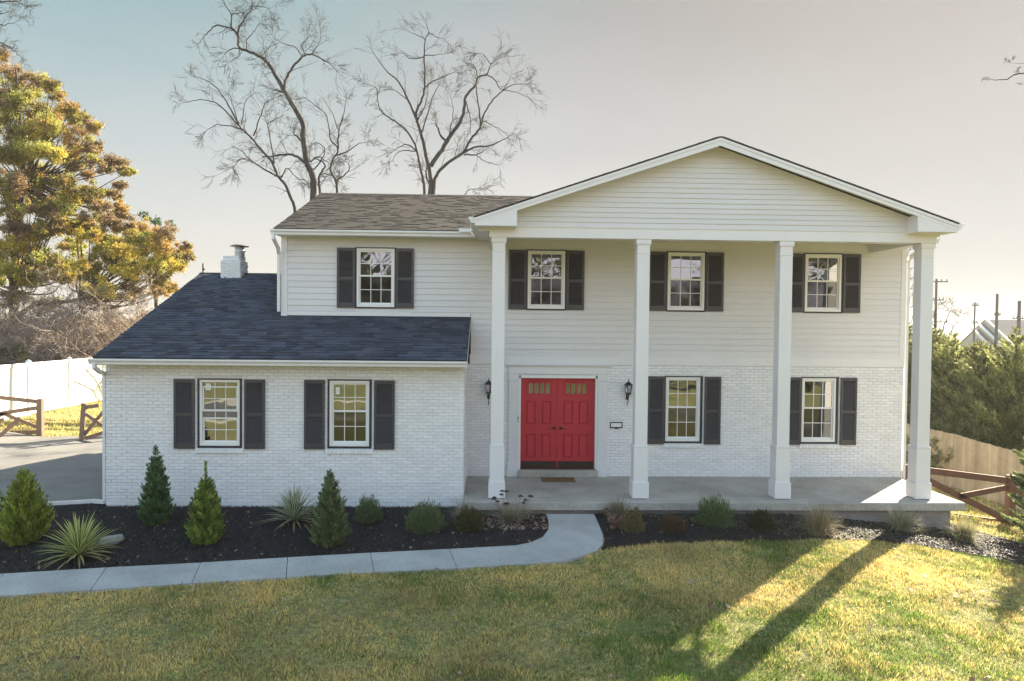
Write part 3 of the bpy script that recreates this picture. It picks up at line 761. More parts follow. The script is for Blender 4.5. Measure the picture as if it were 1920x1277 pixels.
# main roof
SM = .372; mY, mZ = -.46, 5.715; rY = 3.8; mrz = mZ + SM*(rY-mY)
ml = math.hypot(1, SM); lenm = (rY-mY)*ml
GX, GA = 9.43, 7.40            # portico gable axis and apex height
GE = 4.90; GZ = 5.735          # half width, eave height
SG = (GA-GZ)/GE; YF = -2.50    # front of portico rake
b = MB()
def limm(v):
    y = mY + v/ml; z = mZ + SM*(y-mY)
    # stops at the valley with the portico roof
    hx = (GA - z)/SG
    return (-.06, max(GX - hx - .0, -.06) + .05)
shingles(b, (0, mY, mZ), (1, 0, 0), (0, 1/ml, SM/ml), int(lenm/.143)+1, limm, 8, w0=.12, w1=.27, var=.17, tk=.75)
def limr(v):
    y = mY + v/ml; z = mZ + SM*(y-mY); hx = (GA - z)/SG
    return (min(GX + hx, 15.2), 15.2)
shingles(b, (0, mY, mZ), (1, 0, 0), (0, 1/ml, SM/ml), int(lenm/.143)+1, limr, 9)
shingles(b, (0, 2*rY-mY, mZ), (1, 0, 0), (0, -1/ml, SM/ml), int(lenm/.143)+1, lambda v: (-.06, 15.2), 10, w0=.5, w1=.9)
slab_roof(b, [(-.06, mY, mZ), (GX-(GA-mZ)/SG, mY, mZ), (GX-(GA-mrz)/SG, rY, mrz), (-.06, rY, mrz)], .03)
slab_roof(b, [(GX+(GA-mrz)/SG, rY, mrz), (GX+(GA-mZ)/SG, mY, mZ), (15.2, mY, mZ), (15.2, rY, mrz)], .03)
slab_roof(b, [(-.06, 2*rY-mY, mZ), (-.06, rY, mrz), (15.2, rY, mrz), (15.2, 2*rY-mY, mZ)], .03)
x = -.06
while x < 15:
    s_ = rnd.uniform(.75, 1.15)
    b.add([(x, rY-.13, mrz-.03), (x+.16, rY-.13, mrz-.035), (x+.16, rY, mrz+.016), (x, rY, mrz+.028), (x, rY+.13, mrz-.03), (x+.16, rY+.13, mrz-.035)], [(0,1,2,3), (3,2,5,4)], (s_,)*3); x += .14
b.build('main_roof', M['shingle2'], house)
# portico roof (ridge runs back to the main roof)
gl = math.hypot(1, SG); lg = GE*gl
b = MB()
back = rY + .2
shingles(b, (GX-GE, YF-.03, GZ), (0, 1, 0), (1/gl, 0, SG/gl), int(lg/.143), lambda v: (0, back-YF), 12, w0=.3, w1=.6, tk=.35)
shingles(b, (GX+GE, YF-.03, GZ), (0, 1, 0), (-1/gl, 0, SG/gl), int(lg/.143), lambda v: (0, back-YF), 13, w0=.3, w1=.6, tk=.35)
slab_roof(b, [(GX-GE, YF-.02, GZ), (GX, YF-.02, GA), (GX, back, GA), (GX-GE, back, GZ)], .025)
slab_roof(b, [(GX+GE, YF-.02, GZ), (GX+GE, back, GZ), (GX, back, GA), (GX, YF-.02, GA)], .025)
b.build('portico_roof', M['shingle2'], house)
# rake boards with boxed ends, portico pediment
RH = .185
for sgn in (-1, 1):
    b = MB()
    xe = GX + sgn*GE; 
    # raking fascia: outer face at YF, thickness .03, two stepped layers
    for (yf, yb, t0, t1) in ((YF, YF+.03, .03, RH), (YF-.014, YF-.001, .03, .085)):
        P = []
        for yy in (yf, yb):
            P += [(xe, yy, GZ-t0), (GX, yy, GA-t0), (GX, yy, GA-t1), (xe, yy, GZ-min(t1, .15))]
        fs = [(0,1,2,3), (7,6,5,4), (0,4,5,1), (1,5,6,2), (2,6,7,3), (3,7,4,0)]
        if sgn > 0: fs = [tuple(reversed(f)) for f in fs]
        b.add(P, fs)
    # soffit return of the rake (underside between rake and pediment)
    b.quad((xe, YF+.03, GZ-.06), (GX, YF+.03, GA-.06), (GX, -2.14, GA-.06), (xe, -2.14, GZ-.06))
    b.build('rake_board', M['trim'], house)
for sgn in (-1, 1):  # boxed cornice returns
    b = MB(); xe = GX + sgn*(GE-.005); xi = GX + sgn*(GE-.84); zi = GA - SG*(GE-.84); zb = 5.555
    y0, y1 = YF+.004, -2.10
    P = [(xe, y0, GZ-.10), (xi, y0, zi-.12), (xi, y0, zb), (xe, y0, zb), (xe, y1, GZ-.10), (xi, y1, zi-.12), (xi, y1, zb), (xe, y1, zb)]
    fs = [(0,1,2,3), (7,6,5,4), (0,4,5,1), (1,5,6,2), (2,6,7,3), (3,7,4,0)]
    if sgn > 0: fs = [tuple(reversed(f)) for f in fs]
    b.add(P, fs); b.build('cornice_return', M['trim'], house)
YP = -2.12   # pediment / beam front plane
b = MB()
def limg(z):
    h = (GA - .10 - z)/SG; return (GX-h, GX+h)
siding(b, 4.80, 14.06, 5.60, 7.36, YP, .104, [], 20, limg)
b.add([(4.6, YP+.002, 5.5), (14.2, YP+.002, 5.5), (14.2, YP+.002, 5.68), (GX, YP+.002, GA-.08), (4.6, YP+.002, 5.68)], [(0,1,2,3,4)])
b.build('gable_wall', M['siding'], house)
BX0, BX1 = 4.82, 14.13
b = MB(); b.bevbox(BX0, BX1, YP-.004, YP+.27, 5.375, 5.60, .004); b.bevbox(BX0-.012, BX1+.012, YP-.02, YP+.26, 5.585, 5.602, .003); b.build('porch_beam', M['trim'], house)
b = MB(); b.bevbox(BX0, BX0+.27, YP+.275, -.02, 5.375, 5.595, .004); b.build('porch_beam', M['trim'], house)
b = MB(); b.bevbox(BX1-.27, BX1, YP+.275, -.02, 5.375, 5.595, .004); b.build('porch_beam', M['trim'], house)
b = MB()
b.quad((BX0+.2, YP+.2, 5.59), (BX0+.2, -.0, 5.59), (BX1-.2, -.0, 5.59), (BX1-.2, YP+.2, 5.59))
for sgn, xb in ((-1, BX0), (1, BX1)):   # eave soffits of the portico sides and of the main roof
    xe = GX + sgn*(GE-.01); b.box(min(xe, xb+sgn*.013), max(xe, xb+sgn*.013), -2.095, -.03, 5.556, 5.57)
b.box(-.05, 4.52, mY+.01, -.016, 5.585, 5.60); b.box(14.33, 15.2, mY+.01, -.016, 5.585, 5.60)
b.build('porch_ceiling', M['trim'], house)
for q in ((-.055, 4.50, mY+.005, mY+.03, 5.585, 5.69), (14.36, 15.2, mY+.005, mY+.03, 5.585, 5.69),
          (GX-GE+.003, GX-GE+.028, YF+.04, mY+.0, 5.565, 5.70), (GX+GE-.028, GX+GE-.003, YF+.04, mY+.0, 5.565, 5.70)):
    b = MB(); b.bevbox(*q, .002); b.build('fascia', M['trim'], house)
for x in (-.055, 15.195):   # main rakes
    for y0, y1 in ((mY+.03, rY), (2*rY-mY, rY)):
        b = MB(); b.beam((x, y0, mZ-.09), (x, y1, mrz-.09), .024, .13); b.build('rake_board', M['trim'], house)
gutter(mY+.004, -.10, 4.40, 5.685); gutter(mY+.004, 14.45, 15.22, 5.685)
def side_gutter(xb, sgn, y0, y1, z):
    b = MB(); prof = [(0, -.115), (.075, -.115), (.085, -.07), (.118, -.035), (.118, 0), (.110, 0), (.110, -.03), (.08, -.065), (.07, -.108), (0, -.108)]; n = len(prof)
    vs = [(xb+sgn*p, y0, z+q) for p, q in prof] + [(xb+sgn*p, y1, z+q) for p, q in prof]
    b.add(vs, [(i, i+n, (i+1) % n + n, (i+1) % n) for i in range(n)])
    for y_ in (y0, y1): b.add([(xb, y_, z-.115), (xb+sgn*.075, y_, z-.115), (xb+sgn*.085, y_, z-.07), (xb+sgn*.118, y_, z-.035), (xb+sgn*.118, y_, z), (xb, y_, z)], [(0,1,2,3,4,5)])
    return b.build('gutter', M['gutter'], house)
side_gutter(GX-GE+.0, -1, YF+.03, mY-.10, 5.725); side_gutter(GX+GE, 1, YF+.03, mY-.10, 5.725)
b = MB(); b.bevbox(4.13, 4.40, mY-.16, mY-.05, 5.67, 5.75, .004); b.build('splash_guard', M['gutter'], house)
# downspouts
def spout(pts, name='downspout'):
    b = MB(); P = [Vector(p) for p in pts]
    for i in range(len(P)-1):
        d = (P[i+1]-P[i]).normalized()
        b.beam(P[i]-d*.018, P[i+1]+d*.018, .06, .075, up=(0, 1, 0) if abs(d.z) > .5 else (0, 0, 1))
    return b.build(name, M['gutter'], house)
spout([(-.045, mY-.05, 5.60), (-.045, mY-.05, 5.48), (-.03, -.22, 5.30), (-.06, -.06, 5.18), (-.06, -.06, 3.86)])
spout([(-3.03, eY-.05, 2.74), (-3.03, eY-.05, 2.66), (-3.00, eY+.08, 2.56), (-3.10, WY+.05, 2.50), (-3.10, WY+.05, -.1)])
spout([(14.98, mY-.05, 5.60), (14.97, mY-.05, 5.50), (14.86, -.06, 5.30), (14.86, .04, 5.2), (14.86, .04, -.5)])
spout([(-3.10, WY+.02, -.16), (-3.45, -1.60, -.20), (-5.3, -1.93, -.24)], 'drain_pipe')
# chimney at the back of the wing ridge
b = MB(); cx0, cx1 = -2.40, -1.88; cy0, cy1 = 2.55, 3.1
bricks(b, (cx0, cy0), (1, 0, 0), cx1-cx0, 4.4, 5.24, [], 30); bricks(b, (cx1, cy0), (0, 1, 0), cy1-cy0, 4.4, 5.24, [], 31)
bricks(b, (cx0, cy1), (0, -1, 0), cy1-cy0, 4.4, 5.24, [], 32)
b.box(cx0+.001, cx1-.001, cy0+.001, cy1, 4.4, 5.24)
b.box(cx0+.04, cx1-.04, cy0+.04, cy1-.04, 5.24, 5.37); bricks(b, (cx0+.04, cy0+.04), (1, 0, 0), cx1-cx0-.08, 5.245, 5.37, [], 34)
chim = b.build('chimney', M['brick'], house)
b = MB(); b.lathe(-2.0, 2.82, [(.13, 5.34), (.13, 5.50), (.16, 5.505), (.16, 5.525), (.12, 5.53), (.12, 5.64)], 20); b.build('flue', M['galv'], chim, True)
b = MB(); b.lathe(-2.0, 2.82, [(.12, 5.635), (.24, 5.64), (.25, 5.65), (.18, 5.685), (.02, 5.70)], 20); b.build('chimney_cap', M['rust'], chim, True)
b = MB(); b.tube([(-3.0, ridge_y-.05, rz-.1), (-3.0, ridge_y-.05, rz+.27)], .018, 6); b.tube([(-3.0, ridge_y-.05, rz+.1), (-2.96, ridge_y-.05, rz+.13)], .03, 6); b.build('vent_pipe', M['black'], house)

# --- porch slab, step, foundation -----------------------------------------------
b = MB(); b.bevbox(4.33, 14.70, -2.39, .0, -.170, 0, .012); b.bevbox(5.54, 7.42, -.17, .12, .001, .168, .012)
b.build('porch_slab', M['concrete'], house)
b = MB(); b.bevbox(4.33, 14.45, -2.30, -.02, -1.2, -.172, .006); b.box(14.2, 14.76, -.02, 8.0, -1.6, -.01); b.build('foundation', M['found'], house)

# --- columns -----------------------------------------------------------------------
for i in range(4):
    xc = 5.02 + 2.985*i; yc = -2.11 + .125 + .03
    if i == 0: xc += .0
    b = MB()
    def sq(h, z0, z1, bev=.004): b.bevbox(xc-h, xc+h, yc-h, yc+h, z0, z1, bev)
    sq(.131, .345, 5.374)
    colm = b.build('column', M['trim'], house)
    b = MB(); sq(.150, .33, 1.075); sq(.158, 1.076, 1.095, .003); sq(.142, 1.096, 1.108, .003); b.build('column_pedestal', M['trim'], colm)
    b = MB(); sq(.172, .012, .345); sq(.162, .346, .356, .003); b.build('column_base', M['trim'], colm)
    b = MB(); sq(.155, 5.283, 5.374); sq(.147, 5.262, 5.2835, .003); b.build('column_capital', M['trim'], colm)
    b = MB(); sq(.140, 5.08, 5.10, .003); b.build('column_band', M['trim'], colm)
    b = MB(); sq(.150, .0, .0115, .001); b.build('column_shim', M['darktrim'], colm)

# --- entrance ----------------------------------------------------------------------
b = MB()
for x0, x1 in ((5.30, 5.545), (7.405, 7.635)):
    b.bevbox(x0, x1, -.045, .05, .33, 2.26, .003); b.bevbox(x0-.015, x1+.015, -.065, .05, .0, .33, .004)
    for k in range(5): 
        xx = x0+.035 + k*(x1-x0-.07)/4; b.bevbox(xx-.012, xx+.012, -.053, -.04, .40, 2.20, .003)
    b.bevbox(x0-.012, x1+.012, -.062, .05, 2.262, 2.30, .004); b.bevbox(x0-.0, x1+.0, -.055, .05, 2.302, 2.44, .003)
b.bevbox(5.30, 7.635, -.050, .05, 2.442, 2.61, .004); b.bevbox(5.26, 7.675, -.085, .03, 2.612, 2.638, .004); b.bevbox(5.24, 7.695, -.11, .02, 2.640, 2.662, .004)
b.bevbox(5.30, 7.635, -.062, .04, 2.425, 2.441, .003)
surround = b.build('door_surround', M['trim'], house)
b = MB()
b.bevbox(5.547, 5.592, -.03, .16, .17, 2.39, .003); b.bevbox(7.360, 7.403, -.03, .16, .17, 2.39, .003); b.bevbox(5.547, 7.403, -.03, .16, 2.335, 2.42, .003)
b.build('door_jamb', M['vinyl'], house)
b = MB(); b.box(5.547, 7.403, .0, .16, .169, .186); b.build('door_threshold', M['kick'], house)
def ring(b, x0, x1, z0, z1, y, w=.016, d=.010):
    b.bevbox(x0, x1, y-d, y+.002, z0, z0+w, .002); b.bevbox(x0, x1, y-d, y+.002, z1-w, z1, .002)
    b.bevbox(x0, x0+w, y-d, y+.002, z0+w, z1-w, .002); b.bevbox(x1-w, x1, y-d, y+.002, z0+w, z1-w, .002)
YD = .10
for x0, x1, hx in ((5.595, 6.470, 6.40), (6.482, 7.357, 6.555)):
    c = (x0+x1)/2; b = MB()
    z0, z1 = .19, 2.33
    px = [(c-.31, c-.065), (c+.055, c+.30)]
    holes = [(a, e, za, zb_) for a, e in px for za, zb_ in ((.425, 1.0), (1.215, 1.795))] + [(c-.265, c+.265, 1.955, 2.215)]
    X = sorted(set([x0, x1] + [h[0] for h in holes] + [h[1] for h in holes])); Z = sorted(set([z0, z1] + [h[2] for h in holes] + [h[3] for h in holes]))
    shell(b, x0, x1, z0, z1, YD, .045, holes)
    for h in holes[:4]:   # sunken panels with raised fields
        a, e, za, zb_ = h
        b.quad((a, YD+.034, za), (e, YD+.034, za), (e, YD+.034, zb_), (a, YD+.034, zb_))
        b.bevbox(a+.030, e-.030, YD+.010, YD+.035, za+.030, zb_-.030, .010)
        ring(b, a-.004, e+.004, za-.004, zb_+.004, YD, .014, .006)
    # glazed group: scalloped head rail, three mullions, bottom rail
    a, e, za, zb_ = holes[4]
    st = (e-a)/4
    for k in range(5):
        xx = a + k*st; b.bevbox(xx-.017, xx+.017, YD-.006, YD+.03, za, zb_, .003)
    for k in range(4):  # arch spandrels
        xa, xb = a+k*st+.017, a+(k+1)*st-.017; cx = (xa+xb)/2; rr = (xb-xa)/2; zt = zb_-rr*1.0
        n = 8; pts = [(cx - rr*math.cos(PI*q/n), zt - .0 + rr*.95*math.sin(PI*q/n)) for q in range(n+1)]
        for q in range(n):
            (u0, v0), (u1, v1) = pts[q], pts[q+1]
            b.add([(u0, YD-.004, v0), (u1, YD-.004, v1), (u1, YD-.004, zb_+.004), (u0, YD-.004, zb_+.004), (u0, YD+.03, v0), (u1, YD+.03, v1)], [(0,1,2,3), (4,5,1,0)])
        # scalloped outer moulding
        pts2 = [(a+k*st + st*q/6, YD-.010, zb_+.012+.022*math.sin(PI*q/6)) for q in range(7)]
        b.tube(pts2, .009, 5)
    ring(b, a-.035, e+.035, za-.03, zb_+.016, YD, .014, .008)
    door = b.build('door', M['red'], house)
    b = MB(); b.box(a, e, YD+.022, YD+.028, za, zb_); b.build('door_glass', M['doorglass'], door)
    b = MB(); b.bevbox(x0+.015, x1-.015, YD-.004, YD+.001, .195, .345, .001); b.build('kick_plate', M['kick'], door)
    b = MB(); sg = -1 if hx < 6.47 else 1
    bmh = bmesh.new()
    b.tube([(hx, YD, 1.13), (hx, YD-.012, 1.13), (hx, YD-.0125, 1.13), (hx, YD-.05, 1.13)], [.036, .033, .011, .011], 12)
    b.tube([(hx, YD-.048, 1.13), (hx+sg*.05, YD-.055, 1.135), (hx+sg*.09, YD-.05, 1.128), (hx+sg*.12, YD-.045, 1.12)], [.012, .010, .008, .006], 8)
    b.build('handle', M['black'], door, True)
b = MB(); b.bevbox(6.462, 6.490, YD-.016, YD+.0, .19, 2.33, .003); b.build('astragal', M['red'], house)
b = MB(); b.bevbox(5.522, 5.540, -.075, -.056, 1.36, 1.42, .002); b.bevbox(5.525, 5.537, -.075, -.056, 1.30, 1.34, .002); b.build('doorbell', M['black'], house)

# lanterns either side of the entrance
def lantern(x, z):
    """x centre, z top of finial"""
    b = MB(); y = -.16
    b.tube([(x+0, y, z), (x, y, z-.02), (x, y, z-.05)], [.004, .012, .006], 8)
    b.lathe(x, y, [(.012, z-.05), (.035, z-.07), (.05, z-.085), (.095, z-.125), (.105, z-.14), (.098, z-.147)], 6)
    for k in range(6):
        t = 2*PI*k/6; b.tube([(x+.09*math.cos(t), y+.09*math.sin(t), z-.145), (x+.062*math.cos(t), y+.062*math.sin(t), z-.325)], .006, 5)
    b.lathe(x, y, [(.07, z-.322), (.072, z-.335), (.05, z-.355), (.02, z-.375), (.012, z-.40)], 6)
    b.tube([(x, y, z-.40), (x, y+.02, z-.50), (x, -.02, z-.60), (x, -.018, z-.66)], [.012, .010, .008, .004], 7)
    b.tube([(x, y, z-.38), (x, -.06, z-.43), (x, -.02, z-.36)], .010, 7); b.bevbox(x-.03, x+.03, -.022, -.005, z-.50, z-.28, .004)
    l = b.build('wall_lantern', M['black'], house)
    b = MB(); b.lathe(x, y, [(.084, z-.148), (.058, z-.322)], 6); b.build('lamp_glass', M['lampglass'], l)
    b = MB(); b.lathe(x, y, [(.012, z-.32), (.014, z-.25), (.004, z-.22)], 8); b.build('candle_bulb', M['vinyl'], l)
lantern(8.115, 2.335); lantern(4.83, 2.335)
# letter box: open rectangular frame with a white flap
b = MB(); ring(b, 7.716, 8.011, 1.165, 1.305, -.012, .022, .022)
b.bevbox(7.83, 7.90, -.05, -.012, 1.142, 1.166, .004); lb = b.build('letter_box', M['black'], house)
b = MB(); b.box(7.736, 7.992, -.022, -.012, 1.185, 1.285); b.build('letter_flap', M['vinyl'], lb)

# doormat ----------------------------------------------------------------------------
b = MB(); b.bevbox(6.075, 6.845, -.61, -.16, .002, .020, .004)
t = empty('doormat', (6.46, -.385, 0), 'brown coir doormat lying in front of the red double door', 'doormat')
b.build('mat_pile', M['mat'], t)
b = MB(); b.box(6.15, 6.77, -.41, -.37, .0205, .0225); b.build('mat_stripe', M['bark2'], t)

# =================================================================== VEGETATION
def leafcloud(C, Rr, cnt, r, size, flat=.75, shell=.35, asp=.55, up=.0):
    """random leaf quads inside blobs. C centres, Rr radii, cnt counts"""
    P = []; 
    for c, rad, n in zip(C, Rr, cnt):
        v = r.normal(size=(n, 3)); v /= np.linalg.norm(v, axis=1)[:, None]
        q = np.abs(r.normal(0, .55, n))**.8
        P.append(np.array(c) + v * (rad*q)[:, None] * np.array([1, 1, flat]))
    P = np.concatenate(P); n = len(P)
    a = r.normal(size=(n, 3)); a[:, 2] += up; a /= np.linalg.norm(a, axis=1)[:, None]
    b_ = np.cross(a, r.normal(size=(n, 3))); b_ /= np.linalg.norm(b_, axis=1)[:, None]
    L = size * r.uniform(.6, 1.3, n)[:, None]
    return P, np.stack([P - a*L*.5, P - b_*L*asp*.5, P + a*L*.5, P + b_*L*asp*.5], 1).reshape(-1, 3)

def catmull(pts, k=4):
    P = [Vector(p) for p in pts]
    if len(P) < 3: return P
    Q = [P[0]*2-P[1]] + P + [P[-1]*2-P[-2]]; out = []
    for i in range(1, len(Q)-2):
        for j in range(k):
            t = j/k; a, b_, c, d = Q[i-1], Q[i], Q[i+1], Q[i+2]
            out.append(.5*((2*b_) + (c-a)*t + (2*a-5*b_+4*c-d)*t*t + (3*b_-a-3*c+d)*t**3))
    out.append(P[-1]); return out

def twig(b, p, d, L, rad, depth, r, n=3, wig=.35, lift=.0, minr=.004):
    k = 5 if depth > 0 else 4; pts = [p]; dd = d.normalized(); st = L/k
    for i in range(k):
        dd = (dd + Vector((r.gauss(0, wig), r.gauss(0, wig), r.gauss(0, wig) + lift))*.55).normalized()
        pts.append(pts[-1] + dd*st*r.uniform(.8, 1.2))
    rr = [max(rad*(1-.75*i/k), minr) for i in range(k+1)]
    b.tube(pts, rr, n, None, False)
    if depth > 0:
        for i in range(1, k+1):
            for _ in range(r.choice((0, 1, 1, 2))):
                e = (pts[i] - pts[i-1]).normalized()
                s_ = Vector((r.gauss(0, 1), r.gauss(0, .8), r.gauss(0, 1))).normalized()
                nd = (e*.8 + (s_ - e*s_.dot(e))*r.uniform(.5, 1.1)).normalized()
                twig(b, pts[i], nd, L*r.uniform(.35, .65), rr[i]*.62, depth-1, r, n, wig, lift, minr)

def traced(name, label, polys, y0, seed, base_pts, conv, twn=1.0, twL=1.0, group=None, minr=.005, material='bark'):
    """polys: list of (points, r0, r1) traced limbs; they get depth as they leave the trunk"""
    r = random.Random(seed); bl = MB(); bt = MB() if twn > 0 else bl
    for idx, (pts, r0, r1) in enumerate(polys):
        drift = 0 if idx < base_pts else r.choice((-1, 1))*r.uniform(.25, .8)
        W_ = []
        for i, (u, v) in enumerate(pts):
            uu, vv = conv(u, v); w_ = at(uu, vv, y0); w_.y += drift * i * .35
            # keep the limb's place while it moves in depth
            w2 = at(uu, vv, w_.y); W_.append(w2)
        if idx < base_pts:   # carry the trunk down to the ground
            p0 = W_[0]; gzz = g(p0.x, p0.y); lean = (W_[0].x - W_[1].x)*.3
            for q in range(1, 7):
                zz = p0.z + (gzz - .1 - p0.z)*q/6; W_.insert(0, Vector((p0.x + lean*q/3, p0.y, zz)))
        S_ = catmull(W_, 4); k = len(S_)
        for i in range(1, k-1): S_[i] = S_[i] + Vector((r.gauss(0, .012), r.gauss(0, .03), r.gauss(0, .012)))
        rr = [(r0 + (r1-r0)*(i/(k-1))**1.15)*(1.25 if name == 'bare_tree' and y0 > 15 else 1) for i in range(k)]
        if idx < base_pts:
            for i in range(24): rr[i] = r0*(1 + .4*(1 - i/24))
        bl.tube(S_, rr, 7, None, True)
        st = 24 if idx < base_pts else 1
        for i in range(st, k):
            frac = (i-st)/max(1, k-st)
            if r.random() > (.55 + .4*frac)*twn and i < k-2: continue
            e = (S_[i]-S_[i-1]).normalized()
            for _ in range(2 if i >= k-2 else 1):
                s_ = Vector((r.gauss(0, 1), r.gauss(0, .8), r.gauss(.15, 1))).normalized()
                nd = (e*.7 + (s_ - e*s_.dot(e))*r.uniform(.6, 1.2)).normalized()
                twig(bt, S_[i], nd, r.uniform(.5, 1.35)*twL, min(rr[i]*.45, .02), 2 if r.random() < .45 else 1, r, 3, .20, .03, minr)
    base = at(*conv(*polys[0][0][0]), y0)
    t = empty(name, (base.x, base.y, g(base.x, base.y)), label, 'tree', group)
    bl.build('trunk', M[material], t, True)
    if twn > 0: bt.build('twigs', M[material], t)
    return t

cv = lambda X, Y: (340 + X/2.8235, Y/2.8235)
TA = [([(697,1060),(702,980),(690,920),(665,860),(655,800),(645,720),(645,660),(615,600),(580,540),(545,480),(510,420),(470,350),(420,300),(350,270),(305,250),(298,190),(262,150),(190,135),(150,160),(115,205)], .155, .012),
      ([(602,1120),(585,1060),(550,980),(510,930),(480,860),(430,800),(370,730),(330,690),(280,640),(230,580),(170,540),(100,530),(20,540)], .085, .010),
      ([(735,1035),(728,960),(735,920),(760,880),(740,850),(700,840)], .075, .02),
      ([(825,1020),(818,960),(790,905),(800,850),(830,790),(790,740),(780,660),(760,600),(700,550),(645,512)], .07, .008),
      ([(545,472),(555,420),(590,360),(640,300),(690,290),(740,310),(790,340),(835,390)], .055, .009),
      ([(298,190),(310,140),(350,80),(375,30),(365,-25)], .04, .012),
      ([(264,152),(265,80),(240,40),(215,-15)], .03, .01),
      ([(375,30),(420,35),(470,45)], .02, .006), ([(265,75),(295,70),(330,70)], .02, .006),
      ([(655,862),(600,822),(550,818),(490,825),(430,828)], .055, .02),
      ([(305,655),(250,560),(200,480),(140,430),(50,400)], .035, .007),
      ([(502,932),(430,890),(370,850),(320,800),(265,775)], .035, .010), ([(372,848),(310,840),(270,890)], .018, .006),
      ([(330,690),(240,665),(180,665),(120,705)], .025, .006),
      ([(382,720),(410,640),(430,580),(450,540),(520,510)], .025, .006),
      ([(303,655),(280,580),(260,520),(250,480)], .02, .006), ([(318,660),(330,580),(350,520),(400,490)], .02, .006),
      ([(492,865),(475,760),(455,660),(435,610)], .028, .007), ([(455,660),(500,630),(540,610)], .015, .005),
      ([(830,790),(835,700),(860,600),(872,520)], .035, .007), ([(822,822),(880,800),(940,760),(975,755)], .03, .006),
      ([(820,958),(870,920),(890,880),(868,850)], .03, .008), ([(835,700),(800,600),(770,560)], .02, .006),
      ([(632,745),(605,715),(590,700)], .035, .02), ([(545,492),(515,482),(490,478)], .03, .015), ([(462,350),(450,325),(445,305)], .03, .02),
      ([(690,900),(720,880),(760,800),(730,760),(690,760)], .03, .008), ([(665,870),(720,830),(760,850),(800,870)], .03, .01),
      ([(350,270),(300,255),(255,265),(230,280)], .03, .01), ([(420,300),(450,270),(490,210)], .018, .005),
      ([(350,268),(345,220),(380,170),(420,120)], .022, .006), ([(310,250),(300,300),(250,330)], .02, .006),
      ([(530,940),(560,890),(600,930),(630,955)], .025, .008), ([(735,925),(770,920),(830,950)], .03, .012),
      ([(690,290),(720,240),(740,200)], .02, .006), ([(640,300),(600,250),(540,230),(490,205)], .02, .006), ([(655,290),(640,230),(700,180)], .02, .006)]
traced('bare_tree', 'tallest bare grey tree, leaning left behind the left end of the upper roof', TA, 16.0, 3, 4, cv, .5, .8, 'bare trees behind the house')
TB = [([(1284,1028),(1282,960),(1262,870),(1245,790),(1200,700),(1130,640),(1070,600),(1040,540),(1035,470),(985,450)], .085, .008),
      ([(1316,1028),(1320,940),(1300,850),(1280,750),(1255,660),(1245,600),(1275,520),(1290,440),(1285,300),(1290,210),(1310,170),(1290,110)], .12, .008),
      ([(1335,1020),(1350,930),(1400,870),(1490,810),(1530,740),(1580,680),(1600,610),(1640,540),(1700,480),(1760,450),(1835,445)], .10, .008),
      ([(1320,880),(1380,790),(1430,710),(1480,640),(1500,560),(1505,510),(1560,450),(1570,410),(1620,390),(1640,340),(1705,295)], .09, .009),
      ([(1490,812),(1550,780),(1640,770),(1700,740),(1755,712)], .045, .007),
      ([(1242,625),(1200,530),(1150,430),(1080,370),(1005,265)], .05, .007),
      ([(1402,752),(1370,710),(1345,655)], .05, .025),
      ([(1582,675),(1580,600),(1565,500),(1560,440)], .035, .02),
      ([(1570,410),(1550,350),(1500,330)], .025, .006), ([(1610,392),(1660,420),(1690,470),(1780,490),(1855,530)], .025, .006),
      ([(1292,460),(1330,430),(1400,400),(1475,368)], .025, .006), ([(1286,300),(1220,310),(1180,285),(1145,278)], .022, .006), ([(1287,292),(1340,292),(1405,280)], .022, .006),
      ([(1242,795),(1200,765),(1160,775),(1110,810)], .03, .008), ([(1240,800),(1160,800),(1105,860)], .025, .006), ([(1500,820),(1560,820),(1600,798)], .035, .012), ([(1560,818),(1600,850),(1680,875)], .02, .006),
      ([(1275,700),(1330,520),(1370,440)], .03, .007), ([(1250,640),(1290,560),(1310,430)], .03, .01), ([(1500,520),(1530,620),(1530,700)], .025, .008),
      ([(1320,980),(1296,930),(1300,890)], .04, .03), ([(1410,740),(1440,600),(1425,510)], .022, .006), ([(1200,530),(1130,480),(1060,480)], .02, .005), ([(1290,210),(1240,180),(1195,165)], .018, .005), ([(1310,172),(1350,195),(1390,205)], .018, .005),
      ([(1640,340),(1600,290),(1580,280)], .018, .005), ([(1700,480),(1740,420),(1750,380)], .018, .005), ([(1600,640),(1660,670),(1740,720)], .02, .005), ([(1500,1030),(1530,1000),(1590,1010)], .02, .006)]
traced('bare_tree', 'bare forked grey tree standing behind the middle of the brown roof ridge', TB, 17.0, 5, 3, cv, .5, .75, 'bare trees behind the house')

# twig fragments at the picture edges belong to trees that stand just outside
ident = lambda u, v: (u, v)
TC = [([(-190,700),(-180,420),(-160,200),(-120,90),(-60,30),(-10,8),(25,2),(52,14)], .16, .008),
      ([(-120,90),(-70,70),(-30,72),(5,82),(30,98),(42,112)], .05, .005), ([(-60,32),(-20,40),(10,48),(38,34)], .03, .005), ([(-160,200),(-90,130),(-40,105),(-5,88),(12,86)], .05, .006),
      ([(-60,30),(-30,-20),(20,-30),(45,-5)], .03, .005), ([(-120,90),(-50,60),(0,28),(20,20)], .03, .005)]
traced('bare_tree', 'bare tree at the far left edge with fine purple-grey twigs above the autumn leaves', TC, 9.0, 9, 1, ident, 1.0, .45, None, .0035, 'bark2')
TD = [([(2150,760),(2140,500),(2110,300),(2040,180),(1985,140),(1935,135),(1905,141),(1880,150),(1862,149),(1846,146)], .05, .002),
      ([(1985,140),(1950,120),(1925,121),(1905,119),(1893,117)], .008, .002), ([(1990,145),(1950,155),(1918,158)], .008, .003), ([(1905,141),(1908,134),(1909,131)], .005, .003)]
